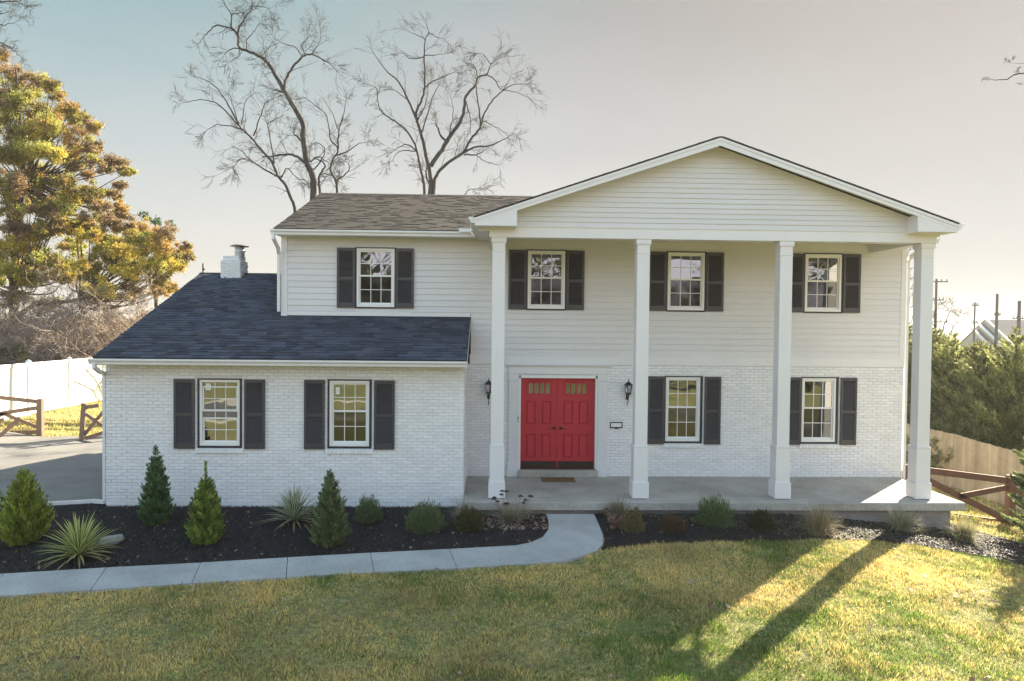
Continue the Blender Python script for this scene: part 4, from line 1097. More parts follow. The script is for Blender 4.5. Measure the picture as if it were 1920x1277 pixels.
def side_twig():
    return traced('bare_tree', 'tree beyond the right edge reaching one thin bare twig into the sky', TD, -2.0, 12, 1, ident, .0, .10, None, .002, 'bark2')
side_twig()

# --- big autumn tree -------------------------------------------------------------
r = np.random.RandomState(33); rp = random.Random(33)
OL = (.31,.27,.09); YG = (.41,.40,.09); YE = (.56,.46,.10); OR = (.48,.32,.11); RU = (.33,.23,.13); GR = (.15,.20,.05)
ca = [(30,420,60,RU),(-30,330,60,RU),(130,500,70,RU),(230,490,60,RU),(300,510,55,OL),(330,560,40,OL),(60,640,80,YG),(-20,560,80,RU),(230,660,90,OL),(410,640,60,OR),(450,690,50,OL),(560,760,50,RU),(300,760,90,YG),(160,800,80,OL),(420,860,80,OR),(500,870,40,RU),(560,880,40,RU),
      (250,900,80,YG),(380,930,60,YG),(60,900,70,OL),(560,960,40,RU),(590,900,20,RU),(180,1080,80,YG),(280,1080,80,YG),(360,1100,60,YG),(690,980,60,RU),(640,1010,45,RU),(740,1010,30,RU),(720,1110,40,RU),(560,1150,50,OL),(640,1160,50,OL),(440,1180,50,YE),(300,1200,80,OL),(60,1100,80,RU),(720,1240,40,OR),(600,1250,50,RU),(-60,700,90,OL),(-60,900,90,OL),(-60,1100,90,OL),
      (100,590,60,OL),(350,690,60,OR),(480,760,40,OL),(120,960,60,OL),(440,990,50,RU),(100,1190,70,OL),(500,1040,40,RU)]
cb = [(60,60,70,OL),(200,60,70,RU),(380,60,80,YG),(500,40,60,YG),(70,340,80,YE),(230,350,80,YE),(400,200,90,YE),(560,180,80,YE),(680,200,70,YE),(540,330,80,YG),(300,430,70,YG),(470,450,100,YG),(600,470,60,YE),(80,520,80,YG),(200,540,70,YE),(830,150,70,RU),(900,90,60,RU),(780,260,80,YG),(900,300,90,YE),(1010,270,80,YG),(1150,260,80,OR),(1240,230,70,RU),(1200,330,90,OR),(1100,350,90,YE),(950,400,100,YG),(800,380,80,YG),(1280,400,80,YE),(1350,380,60,OR),(1400,330,40,RU),(1150,440,80,YG),(1330,440,60,OL),(1415,410,30,RU),(700,480,70,YG),(850,480,80,OL),(1000,480,70,OR),(1180,590,60,OR),(1250,640,50,OR),(1000,560,60,OL),(700,560,80,OL),(500,560,70,RU),(1300,650,35,OR),(330,200,60,RU),(120,180,70,RU),(650,120,50,RU),(-60,300,90,YG),(-60,500,90,YG),(280,560,60,OL),(1060,190,60,OR),(940,200,60,OR)]
clumps = [(u/3.19, v/3.19, q/3.19, c) for u, v, q, c in ca] + [(u/3.992, 380+v/3.992, q/3.992, c) for u, v, q, c in cb]
rq2 = random.Random(5)
clumps += [(u+rq2.uniform(-22, 14), v+rq2.uniform(-6, 20), q*rq2.uniform(.7, 1.05), c if rq2.random() < .5 else rq2.choice((OL, YG, OL, YE, RU))) for u, v, q, c in clumps if u < 330 and rq2.random() < .4]
clumps += [(u, v, 20, rq2.choice((OL, YG, YE, RU))) for u, v in ((20,300),(45,360),(90,330),(30,430),(100,400),(150,430),(60,500),(120,520),(170,500),(20,560),(80,570),(200,480),(240,510),(190,545),(150,380),(10,500),(250,545),(290,520),(60,250),(100,290))]
T0 = at(25, 640, 17.5); T0 = Vector((T0.x, T0.y, g(T0.x, T0.y)))
tr = empty('autumn_tree', T0, 'large tree left of the house with yellow-green, orange and rust leaves', 'tree')
bl = MB(); C = []; RR = []; CN = []; CC = []
hub = [at(25, 520, 17.5), at(45, 330, 17.6), at(35, 200, 17.5)]
bl.tube(catmull([tuple(T0), tuple(at(28, 620, 17.5)), tuple(hub[0]), tuple(hub[1]), tuple(hub[2]), tuple(at(30, 130, 17.5))], 5), [.24 - .2*i/25 for i in range(26)], 9)
second = at(150, 560, 17.3)
bl.tube(catmull([tuple(at(26, 600, 17.5)), tuple(at(70, 570, 17.4)), tuple(second), tuple(at(230, 500, 17.0)), tuple(at(300, 485, 16.8))], 5), [.13 - .10*i/20 for i in range(21)], 7)
for (u, v, q, c) in clumps:
    y_ = 17.3 + rp.uniform(-2.2, 2.2); p = at(u, v, y_); rad = q*(y_+16.3)/FPX
    start = (hub[1] if v < 330 else hub[0]) if u < 130 else (second if v > 420 else hub[1])
    start = start.lerp(p, rp.uniform(.02, .12)); s2 = start + Vector((0, 0, rp.uniform(-.8, .2)))
    mid = s2.lerp(p, .5) + Vector((rp.uniform(-.3, .3), rp.uniform(-.3, .3), -.18*(p - s2).length*rp.uniform(.2, 1)))
    bl.tube(catmull([tuple(s2), tuple(mid), tuple(p)], 4), [.05, .045, .04, .035, .03, .025, .02, .016, .012], 5)
    for _ in range(5):
        d = Vector((rp.gauss(0, 1), rp.gauss(0, 1), rp.gauss(.2, .7))).normalized()
        twig(bl, p - d*rad*.1, d, rad*rp.uniform(.7, 1.1), .016, 1, rp, 3, .3, .02, .006)
    # sub-clumps so that the crown stays ragged
    ns = 14
    for _ in range(ns):
        d = np.array([rp.gauss(0, 1), rp.gauss(0, 1), rp.gauss(0, .6)]); d /= np.linalg.norm(d)
        pc = np.array(p) + d*rad*rp.uniform(.2, 1.35); rs_ = rad*rp.uniform(.32, .75)
        nn_ = int(340*(rs_/.4)**1.5)+40
        C.append(pc); RR.append(rs_); CN.append(nn_)
        f = rp.uniform(.75, 1.25); c2 = c if rp.random() < .75 else rp.choice((OL, YG, OR, RU, YE))
        CC.append(np.tile(np.array(c2)*f, (nn_, 1)))
P, V = leafcloud(C, RR, CN, r, .085, .85, .5, .6)
cc = np.concatenate(CC)*r.uniform(.65, 1.3, (len(P), 1)); 
bl.build('trunk', M['bark2'], tr, True)
npmesh('crown', V, 4, M['leaf'], tr, cc, tuple(T0))
# blue-green pine top behind it
def blobtree(name, label, blobs, y0, seed, colour, size, dens, cat='tree', barkm='bark2', group=None, dy=1.0, flat=.7):
    r = np.random.RandomState(seed); rp = random.Random(seed)
    u0 = sum(q[0] for q in blobs)/len(blobs); vb = max(q[1] for q in blobs); p0 = at(u0, vb, y0); gz0 = g(p0.x, p0.y)
    t = empty(name, (p0.x, p0.y, gz0), label, cat, group)
    C = []; RR = []; CN = []; bl = MB(); top = at(u0, min(q[1] for q in blobs), y0)
    bl.tube([(p0.x, p0.y, gz0), (p0.x, p0.y, (gz0+top.z)/2), (p0.x, p0.y, top.z)], [.16, .1, .02], 7)
    for u, v, q in blobs:
        y_ = y0 + rp.uniform(-dy, dy); p = at(u, v, y_); rad = q*(y_+16.3)/FPX
        bl.tube([(p0.x, p0.y, max(gz0+.5, p.z-.5*abs(p.x-p0.x)-.3)), tuple(p)], [.05, .012], 5)
        for _ in range(6):
            d = np.array([rp.gauss(0, 1), rp.gauss(0, 1), rp.gauss(0, .6)]); d /= np.linalg.norm(d)
            C.append(np.array(p) + d*rad*rp.uniform(.3, .9)); rs_ = rad*rp.uniform(.3, .55); RR.append(rs_); CN.append(int(dens*(rs_/.4)**1.6)+15)
    P, V = leafcloud(C, RR, CN, r, size, flat, .5, .5)
    cl = np.array(colour)[r.randint(0, len(colour), len(P))]*r.uniform(.6, 1.3, (len(P), 1))
    bl.build('trunk', M[barkm], t, True); npmesh('crown', V, 4, M['leaf'], t, cl, (p0.x, p0.y, gz0)); return t
blobtree('pine_tree', 'blue-green pine top showing behind the orange leaves at the right of the autumn tree', [(268,402,12),(288,412,14),(300,418,14),(318,422,10),(285,430,20),(312,440,16),(275,445,22),(318,505,14),(300,520,16),(255,470,30),(300,470,25)], 24, 4, [(.09,.16,.10),(.12,.19,.11)], .12, 110)
blobtree('leafy_shrub', 'bright green leafy shrub behind the white fence at the left edge', [(10,652,18),(30,648,16),(45,655,14),(20,668,22),(50,672,16),(-10,660,20)], 13.5, 6, [(.22,.30,.06),(.30,.36,.08),(.12,.2,.05)], .08, 150, 'shrub')
blobtree('leafy_shrub', 'small olive shrub beside the old board panel behind the white fence', [(145,668,9),(150,660,8),(158,672,8)], 15, 8, [(.2,.22,.07),(.28,.25,.1)], .07, 120, 'shrub')

# --- bare brush behind the white fence -------------------------------------------------
def brush(px, top, y0, seed, label, width=1.6, leaves=(RU, OR), nleaf=500):
    r = random.Random(seed); q = np.random.RandomState(seed)
    p = at(px, 640, y0); gz0 = g(p.x, p.y); H = at(px, top, y0).z - gz0
    t = empty('bare_shrub', (p.x, p.y, gz0), label, 'shrub', 'bare shrubs behind the white fence')
    bt = MB(); tips = []
    for k in range(13):
        a = r.uniform(0, 2*PI); rr = r.uniform(0, .5)
        s = Vector((p.x + math.cos(a)*rr, p.y + math.sin(a)*rr, gz0)); lean = Vector((math.cos(a)*width*r.uniform(.2, .9), math.sin(a)*width*.7, H*r.uniform(.65, 1))).normalized()
        L = H*r.uniform(.6, .98); pts = [s]; d = lean.copy()
        for i in range(7):
            d = (d + Vector((r.gauss(0, .13), r.gauss(0, .13), r.gauss(0, .10)))).normalized(); pts.append(pts[-1] + d*L/7)
        rr_ = [max(.035*(1-i/8.5), .008) for i in range(8)]; bt.tube(pts, rr_, 4, None, False)
        for i in range(1, 8):
            for _ in range(3 if i > 1 else 2):
                s_ = Vector((r.gauss(0, 1), r.gauss(0, 1), r.gauss(.1, .8))).normalized()
                twig(bt, pts[i], (d*.5 + s_).normalized(), r.uniform(.5, 1.2), .013, 2 if r.random() < .6 else 1, r, 3, .4, .0, .006); tips.append(pts[i] + s_*r.uniform(.2, .9))
    bt.build('stems', M['brush'], t)
    idx = q.randint(0, len(tips), nleaf); C = np.array([tuple(v) for v in tips])[idx]
    P, V = leafcloud(C, [.35]*nleaf, [3]*nleaf, q, .075, .8, .6, .6)
    cl = (np.array(leaves)[q.randint(0, len(leaves), len(P))]*.6 + np.array([.25, .17, .13])*.4)*q.uniform(.6, 1.2, (len(P), 1))
    npmesh('dead_leaves', V, 4, M['leaf'], t, cl, (p.x, p.y, gz0))
brush(-20, 545, 14.5, 1, 'bare tan shrub at the left edge behind the white fence', 2.0)
brush(50, 525, 15.5, 2, 'bare shrub above the green leafy shrub, second from the left', 2.0)
brush(115, 530, 14.0, 3, 'bare shrub with pale crossing stems over the old board panel', 2.0, (RU,), 300)
brush(180, 518, 16.5, 4, 'bare brown shrub midway between the board panel and the wing roof', 2.0)
brush(235, 530, 15.0, 5, 'bare shrub whose twigs touch the edge of the dark wing roof', 1.8, (RU, OR), 350)
brush(290, 560, 20.0, 6, 'thin bare shrub with orange leaves close under the roof slope', 1.7, (OR, YE), 900)
brush(20, 600, 21.0, 7, 'low bare brush far behind the green shrub', 2.6)
brush(150, 590, 22.0, 8, 'low bare brush in the distance behind the board panel', 2.6)
brush(240, 620, 24.0, 9, 'low distant bare brush next to the roof edge', 2.6)

# --- conifers ------------------------------------------------------------------------------
def conifer_np(H, Rm, n, seed, prof, lx, wd, vert, cols, nb=420, spread=.16, curve=.25, rag=.22):
    """foliage carried on separate boughs that leave the trunk and turn upwards; n leaves in all"""
    r = np.random.RandomState(seed); t = r.rand(nb*4); Rp = prof(t); k = r.rand(nb*4) < (Rp/Rp.max())**1.1 + .06; t = np.sort(t[k][:nb]); nb = len(t)
    az = np.arange(nb)*2.39996 + r.normal(0, .35, nb); LB = prof(t)*Rm*(1 + r.normal(0, rag, nb)).clip(.45, 1.6); shade = r.uniform(.5, 1.55, nb)
    nl = np.maximum((n*LB/LB.sum()).astype(int), 6); idx = np.repeat(np.arange(nb), nl); m_ = len(idx)
    s_ = r.rand(m_)**.62                               # position along the bough, denser outside
    o = np.stack([np.cos(az), np.sin(az), 0*az], 1)[idx]; sd = np.stack([-np.sin(az), np.cos(az), 0*az], 1)[idx]
    L_ = LB[idx]; vr = vert if vert < .6 else .42; rise = (vr*s_ + curve*s_**2.2)*L_*1.1; t = t*(1 - .10*(vert > .6)) - .07*(vert > .6)
    w_ = spread*(1.15 - s_)*np.maximum(L_, .25*Rm)*1.6 + .012
    c = o*(s_*L_)[:, None] + sd*(r.normal(0, .5, m_)*w_)[:, None]; c[:, 2] += t[idx]*H + rise + r.normal(0, .38, m_)*w_
    c[:, 2] = np.clip(c[:, 2], .02, H*1.04)
    d = o*(1-vert*.6) + np.array([0, 0, 1])*(vert + curve*1.5*s_)[:, None] + r.normal(0, .33, (m_, 3)); d /= np.linalg.norm(d, axis=1)[:, None]
    s = np.cross(d, r.normal(size=(m_, 3))); s /= np.linalg.norm(s, axis=1)[:, None]
    L = lx*r.uniform(.6, 1.35, m_)[:, None]; W_ = wd*r.uniform(.6, 1.3, m_)[:, None]
    V = np.stack([c - d*L*.5 - s*W_*.25, c + s*W_*.5, c + d*L*.5, c - s*W_*.5], 1).reshape(-1, 3)
    cc = np.array(cols)[r.randint(0, len(cols), nb)][idx]*.5 + np.array(cols)[r.randint(0, len(cols), m_)]*.5
    return V, cc*(shade[idx]*r.uniform(.75, 1.25, m_))[:, None]
def conifer(name, x, y, H, Rm, n, seed, prof, lx, wd, vert, cols, label, cat, group=None, lean=0, **kw):
    gz0 = g(x, y); t = empty(name, (x, y, gz0), label, cat, group)
    V, cc = conifer_np(H, Rm, n, seed, prof, lx, wd, vert, cols, **kw)
    V = V + np.array([x, y, gz0]); V[:, 0] += lean*(V[:, 2]-gz0)
    b = MB(); b.tube([(x, y, gz0-.05), (x+lean*H*.5, y, gz0+H*.5), (x+lean*H*.9, y, gz0+H*(.78 if H < 3 else .9))], [.035*H/1.6*(1 if H < 3 else .9), .02*H/1.6, .005], 6); b.build('trunk', M['bark2'], t, True)
    npmesh('crown', V, 4, M['needle'], t, cc, (x, y, gz0)); return t
arb = lambda t: np.clip(np.minimum((t+.34)/.42, 1)**.7*(1-t)**.72 + .03, .015, 1)
arb_spire = lambda t: np.where(t < .78, np.clip(np.minimum((t+.30)/.40, 1)**.7*(1-t/.86)**.6, .05, 1), .085*(1-t)/.22+.03)
gA = [(.196,.266,.056),(.266,.336,.070),(.140,.210,.049),(.336,.378,.098)]; gB = [(.105,.182,.063),(.140,.224,.084),(.077,.140,.056),(.182,.252,.112)]
grp = 'young arborvitae in the front bed'
conifer('arborvitae', -3.37, -3.86, 1.60, .42, 26000, 41, arb, .055, .018, .9, [(.238,.308,.042),(.322,.378,.056),(.168,.238,.042),(.392,.392,.098)], 'widest yellow-green arborvitae, at the left beside the striped yucca', 'shrub', grp, nb=520, spread=.2, curve=.28, rag=.13)
conifer('arborvitae', -5.22, -2.35, 1.15, .34, 12000, 42, arb, .055, .018, .9, gA, 'arborvitae cut off by the left edge of the photo', 'shrub', grp, nb=520, spread=.2, curve=.28, rag=.13)
conifer('arborvitae', -1.53, -2.89, 1.80, .29, 24000, 43, arb, .05, .017, .9, gB, 'tall dark arborvitae left of the first wing window, against the brick', 'shrub', grp, nb=460, spread=.2, curve=.28, rag=.16)
conifer('arborvitae', -.17, -3.89, 1.75, .31, 24000, 44, arb_spire, .05, .017, .9, gA, 'arborvitae with a thin spire top in front of the left wing window', 'shrub', grp, nb=460, spread=.2, curve=.28, rag=.16)
conifer('arborvitae', 2.05, -4.02, 1.62, .32, 24000, 45, arb, .05, .017, .9, [(.140,.210,.077),(.196,.252,.098),(.252,.238,.140),(.098,.154,.063)], 'arborvitae with brownish lower tips below the right wing window', 'shrub', grp, nb=460, spread=.2, curve=.28, rag=.16)

ley = lambda t: np.clip(np.minimum((t+.2)/.3, 1)**.5*(1-t)**.72 + .03, .03, 1)
lc = [(.20,.22,.09),(.26,.27,.11),(.14,.17,.07),(.34,.32,.15)]
Lt = conifer('evergreen_tree', 22.6, 8.2, 4.95, 1.75, 52000, 61, ley, .15, .045, .32, lc, 'lowest evergreen behind the board fence, under the distant rooftops', 'tree', 'evergreens behind the board fence', nb=520, spread=.20, curve=.3, rag=.26)
Lt2 = conifer('evergreen_tree', 22.9, 6.9, 5.5, 1.55, 52000, 62, ley, .15, .045, .36, [(.27,.29,.11),(.36,.36,.14),(.18,.21,.08)], 'yellow-green evergreen behind the board fence at the right edge', 'tree', 'evergreens behind the board fence', nb=520, spread=.20, curve=.3, rag=.26)
def copy_tree(src, x, y, s, rot, label):
    c = src.copy(); COL.objects.link(c); c.location = (x, y, g(x, y)); c.scale = (s, s, s*1.0); c.rotation_euler = (0, 0, rot); c['label'] = label
    for ch in list(src.children):
        d = ch.copy(); COL.objects.link(d); d.parent = c
    return c
copy_tree(Lt2, 22.6, 9.8, .96, 1.3, 'evergreen in the middle of the row behind the board fence')
copy_tree(Lt, 22.5, 11.3, 1.12, 2.3, 'evergreen just right of the front right column, behind the board fence')
copy_tree(Lt, 22.6, 13.3, 1.18, 4.0, 'dark evergreen in the gap between the house corner and the column')
copy_tree(Lt, 25.5, 12.3, 1.0, .6, 'back row evergreen between the column and the slim pole')
copy_tree(Lt2, 25.6, 15.0, .98, 3.3, 'back row evergreen below the tall utility pole')
# small young evergreens in front of the row
copy_tree(Lt2, 20.95, 8.6, .48, 1.0, 'small young evergreen just behind the fence boards right of the column')
copy_tree(Lt, 20.95, 7.1, .52, 2.0, 'small young evergreen behind the middle of the board fence')
# thin bare tree tops by the house corner
TE = [([(1704,760),(1703,640),(1704,560),(1701,505),(1702,470)], .06, .008), ([(1703,640),(1712,590),(1710,540)], .02, .006), ([(1704,600),(1697,560),(1698,520)], .02, .006)]
traced('bare_tree', 'thin bare tree showing between the house corner and the right column', TE, 14.2, 15, 1, ident, 1.3, .4, None, .005, 'bark2')
TF = [([(1762,700),(1760,640),(1752,600),(1757,575)], .05, .008), ([(1760,640),(1775,600),(1785,575)], .025, .006), ([(1758,630),(1746,600),(1742,590)], .02, .006), ([(1775,640),(1790,605),(1800,590)], .02, .006)]
traced('bare_tree', 'bare twiggy treetop around the tall pole right of the column', TF, 16.5, 16, 1, ident, 1.3, .4, None, .005, 'bark2')
# near spruce at the right edge
spr = lambda t: np.clip((1-t)**.8*np.minimum((t+.12)/.15, 1)**.5*(.82+.18*np.sin(t*70)), .015, 1)
conifer('spruce_tree', 17.4, -1.5, 5.4, .95, 52000, 71, spr, .10, .022, .25, [(.16,.20,.08),(.22,.26,.11),(.11,.15,.06),(.30,.33,.17)], 'pale green spruce at the right edge in front of the cedar gate', 'tree', None, nb=260, spread=.13, curve=.12, rag=.18)

# --- low shrubs and grasses in the beds ----------------------------------------------------------
def mound(name, x, y, w, H, n, seed, cols, label, L=.07, wd=.008, up=.8, m='needle', group=None, inner=.4, cat='shrub', part='foliage', zf=0.0):
    r = np.random.RandomState(seed); gz0 = g(x, y); t = empty(name, (x, y, gz0), label, cat, group)
    az = r.rand(n)*2*PI; el = np.arcsin(r.rand(n)*.98); q = r.rand(n)**inner
    cl = .78 + .45*(vnoise(az*1.5+9, el*4+9, 1.6, seed)-.3)
    rr = q*cl
    c = np.stack([x + np.cos(az)*np.cos(el)*rr*w/2, y + np.sin(az)*np.cos(el)*rr*w/2, gz0 + .02 + np.sin(el)*rr*H*1.05], 1)
    out = np.stack([np.cos(az)*np.cos(el), np.sin(az)*np.cos(el), np.sin(el)], 1)
    d = out*(1-up*.5) + np.array([0, 0, up]) + r.normal(0, .3, (n, 3)); d /= np.linalg.norm(d, axis=1)[:, None]
    s = np.cross(d, r.normal(size=(n, 3))); s /= np.linalg.norm(s, axis=1)[:, None]
    LL = L*r.uniform(.6, 1.3, n)[:, None]; W_ = wd*r.uniform(.7, 1.4, n)[:, None]
    V = np.stack([c - d*LL*.5, c + s*W_*.5, c + d*LL*.5, c - s*W_*.5], 1).reshape(-1, 3)
    cc = np.array(cols)[r.randint(0, len(cols), n)]*r.uniform(.6, 1.35, (n, 1))
    b = MB()
    rq = random.Random(seed)
    for k in range(9):
        a = rq.uniform(0, 2*PI); e = rq.uniform(.3, 1.3); b.tube([(x, y, gz0), (x+math.cos(a)*math.cos(e)*w*.2, y+math.sin(a)*math.cos(e)*w*.2, gz0+math.sin(e)*H*.4), (x+math.cos(a)*math.cos(e)*w*.38, y+math.sin(a)*math.cos(e)*w*.38, gz0+math.sin(e)*H*.75)], [.008, .005, .003], 4)
    b.build('stems', M['bark2'], t); npmesh(part, V, 4, M[m], t, cc, (x, y, gz0)); return t
fg = [(.17,.22,.10),(.23,.29,.13),(.12,.16,.075)]
gf = 'feathery green shrubs in the beds'
mound('feathery_shrub', 2.50, -2.75, .62, .50, 7500, 81, fg, 'feathery green shrub close behind the browning arborvitae', group=gf, inner=.62, L=.085)
mound('feathery_shrub', 3.66, -3.20, .88, .54, 10500, 82, fg, 'widest feathery green shrub, under the right end of the wing wall', group=gf, inner=.62, L=.085)
mound('feathery_shrub', 9.29, -2.95, .86, .58, 10500, 83, fg, 'feathery green shrub in front of the porch slab between the middle columns', group=gf, inner=.62, L=.085)
bx = [(.210,.189,.084),(.280,.238,.112),(.154,.154,.070),(.308,.224,.140)]
gb = 'small rounded brown-green shrubs along the porch'
mound('rounded_shrub', 4.50, -3.25, .62, .44, 8500, 84, [(.12,.12,.05),(.17,.15,.07),(.08,.08,.035)], 'rounded olive shrub at the corner of the wing with dry stalks behind it', L=.04, wd=.012, group=gb)
mound('rounded_shrub', 7.60, -3.30, .52, .45, 8500, 85, bx, 'rounded brown-green shrub just right of the walk', L=.04, wd=.012, group=gb)
mound('rounded_shrub', 8.36, -3.30, .54, .32, 7500, 86, [(.16,.10,.06),(.11,.075,.045),(.20,.14,.08)], 'lowest and brownest rounded shrub in front of the porch', L=.04, wd=.012, group=gb)
mound('rounded_shrub', 10.12, -3.22, .58, .38, 8500, 87, [(.09,.085,.035),(.12,.10,.045),(.06,.06,.025)], 'dark rounded shrub left of the third column', L=.04, wd=.012, group=gb)
def tuft(name, x, y, w, H, n, seed, cols, label, wd=.008, group=None, cat='grass clump', m='dry', stiff=.35, part='blades', spread=.06):
    """arching blades from one crown, each a strip of three quads"""
    r = np.random.RandomState(seed); gz0 = g(x, y); t = empty(name, (x, y, gz0), label, cat, group)
    az = r.rand(n)*2*PI; L = H*r.uniform(.6, 1.2, n); e = np.abs(r.normal(.35, .33, n)); e = np.clip(e, .03, 1.45)
    base = np.stack([x + r.normal(0, spread, n), y + r.normal(0, spread, n), np.full(n, gz0)], 1)
    o = np.stack([np.cos(az), np.sin(az), 0*az], 1); side = np.stack([-np.sin(az), np.cos(az), 0*az], 1)
    P = [base]; ang = e.copy(); cur = base
    for k in range(4):
        stp = L/4; cur = cur + o*(np.sin(ang)*stp*w/H*1.1)[:, None] + np.array([0, 0, 1])*(np.cos(ang)*stp)[:, None]; P.append(cur); ang = np.clip(ang + stiff*(.4 + e), 0, 2.3)
    W_ = wd*r.uniform(.6, 1.3, n)[:, None]; ws = [1, 1, .9, .6, .08]
    cc = np.array(cols)[r.randint(0, len(cols), n)]*r.uniform(.65, 1.3, (n, 1)); Vs = []; Cs = []
    for k in range(4):
        a, c = P[k], P[k+1]; Vs.append(np.stack([a-side*W_*ws[k]*.5, a+side*W_*ws[k]*.5, c+side*W_*ws[k+1]*.5, c-side*W_*ws[k+1]*.5], 1)); Cs.append(cc)
    npmesh(part, np.concatenate(Vs).reshape(-1, 3), 4, M[m], t, np.concatenate(Cs), (x, y, gz0)); return t
gg = 'dry ornamental grasses'
dry = [(.42,.34,.20),(.30,.25,.14),(.20,.19,.10),(.50,.42,.28)]; dryg = [(.25,.27,.14),(.36,.34,.20),(.45,.42,.28)]
tuft('ornamental_grass', 11.10, -3.50, .5, .58, 900, 91, dry+[(.22,.20,.12)], 'largest dry ornamental grass, tan, at the edge of the lit lawn', .007, gg)
tuft('ornamental_grass', 13.17, -2.72, .45, .48, 700, 92, dryg, 'ornamental grass in front of the right column shaded by it', .007, gg)
tuft('ornamental_grass', 14.29, -2.95, .48, .52, 800, 93, dry+dryg+[(.4,.42,.15)], 'sunlit ornamental grass at the right corner of the porch slab', .007, gg)
tuft('ornamental_grass', 7.42, -2.72, .38, .50, 500, 94, [(.16,.16,.08),(.28,.24,.15)], 'greenish dry grass behind the leaf pile beside the walk', .006, gg)
tuft('ornamental_grass', 4.35, -2.80, .45, .52, 420, 95, [(.30,.25,.18),(.42,.36,.28)], 'pale dry stalks rising behind the olive shrub at the wing corner', .005, gg)
tuft('ornamental_grass', 14.15, -2.62, .12, .12, 160, 96, [(.16,.26,.04)], 'tiny green tuft in the mulch at the right end', .006, gg)
# sedum with dried flower heads
x, y = 5.32, -2.72; gz0 = g(x, y); t = tuft('dried_sedum', x, y, .75, .34, 420, 97, [(.42,.38,.27),(.30,.30,.18),(.50,.42,.30)], 'dry clump with dark dried flower heads left of the walk', .010, None, 'plant', stiff=.25)
rq = random.Random(97); b = MB()
for k in range(13):
    heads = MB()
    hx = x + rq.uniform(-.36, .40); hz = gz0 + rq.uniform(.30, .58); hy = y + rq.uniform(-.15, .2)
    b.tube([(x+(hx-x)*.3, y, gz0+.02), (x+(hx-x)*.7, (y+hy)/2, gz0+(hz-gz0)*.55), (hx, hy, hz)], [.006, .005, .004], 4)
    for q in range(60):
        a = rq.uniform(0, 2*PI); e = rq.uniform(0, 1); px_, py_, pz = hx+math.cos(a)*.055*e, hy+math.sin(a)*.055*e, hz+.012-.02*e+rq.uniform(-.012, .014); s_ = .011
        heads.add([(px_-s_, py_, pz), (px_, py_-s_, pz+.004), (px_+s_, py_, pz), (px_, py_+s_, pz+.008)], [(0,1,2,3)], tuple(c*rq.uniform(.6, 1.3) for c in (.09,.05,.04)))
    heads.build('flower_head', M['leaf'], t)
b.build('stalks', M['brush'], t)
# leaf drift right of the walk
q = np.random.RandomState(9); n = 620
xx = 7.22 + np.abs(q.normal(0, .24, n)); yy = q.uniform(-3.25, -2.45, n); k = inpoly(xx, yy, BEDR); xx, yy = xx[k], yy[k]
V = leaves_on_ground(xx, yy, q, .06, .12, .03); V[:, 2] += np.repeat(q.rand(len(xx))*.13*np.exp(-((xx-7.3)/.35)**2), 4)
n = len(xx); tt = q.rand(n)[:, None]; cc = np.array([.20,.075,.05])*(1-tt) + np.array([.45,.32,.24])*tt
tag(npmesh('leaf_pile', V, 4, M['leaf'], None, cc), 'drift of red-brown and pink dead leaves against the porch right of the walk', 'leaves', kind='stuff')
xx = q.uniform(4.7, 6.0, 260); yy = q.uniform(-3.3, -2.5, 260)
V = leaves_on_ground(xx, yy, q, .04, .10, .03); n = len(xx); tt = q.rand(n)[:, None]; cc = np.array([.25,.13,.09])*(1-tt) + np.array([.45,.34,.27])*tt
tag(npmesh('leaf_litter', V, 4, M['leaf'], None, cc), 'dead leaves caught around the dried sedum', 'leaves', kind='stuff')

# yuccas: stiff striped sword leaves
def yucca(x, y, H, n, seed, cE, cM, label):
    rq = random.Random(seed); gz0 = g(x, y); t = empty('yucca', (x, y, gz0), label, 'plant', 'striped yuccas in the front bed'); b = MB()
    for k in range(n):
        f = k/n; az = k*2.39996 + rq.uniform(-.2, .2); el = .12 + 1.36*f**1.25; el = max(el, -.05); L = H*rq.uniform(.85, 1.15)*(1.05 if f < .8 else .95); el = PI/2 - (1.45*(1-f)**.9)
        o = Vector((math.cos(az), math.sin(az), 0)); sd_ = Vector((-math.sin(az), math.cos(az), 0)); p = Vector((x, y, gz0+.04+.10*f)) + o*.03
        pts = [p]; e = el
        for i in range(5):
            p = p + (o*math.cos(e) + Vector((0, 0, math.sin(e))))*(L/5); pts.append(p); e -= .045 + (.10*(1-f)) + rq.uniform(0, .02)
        wv = [.010, .017, .019, .016, .010, .001]; sh = rq.uniform(.8, 1.15); old = f < .12
        for i in range(5):
            a, c = pts[i], pts[i+1]
            for (l0, l1, cl) in ((-1, -.45, cE), (-.45, .45, cM), (.45, 1, cE)):
                cl = (.38,.30,.16) if old else cl
                b.add([tuple(a+sd_*wv[i]*l0*1.1), tuple(a+sd_*wv[i]*l1*1.1), tuple(c+sd_*wv[i+1]*l1*1.1), tuple(c+sd_*wv[i+1]*l0*1.1)], [(0,1,2,3)], tuple(v*sh for v in cl))
    b.build('leaves', M['leaf'], t); return t
yucca(-1.97, -4.62, .60, 120, 1, (.20,.28,.07), (.75,.72,.30), 'large green and yellow striped yucca beside the stone')
yucca(1.09, -2.85, .62, 90, 2, (.16,.22,.11), (.62,.60,.40), 'darker striped yucca against the brick wall between the arborvitae')
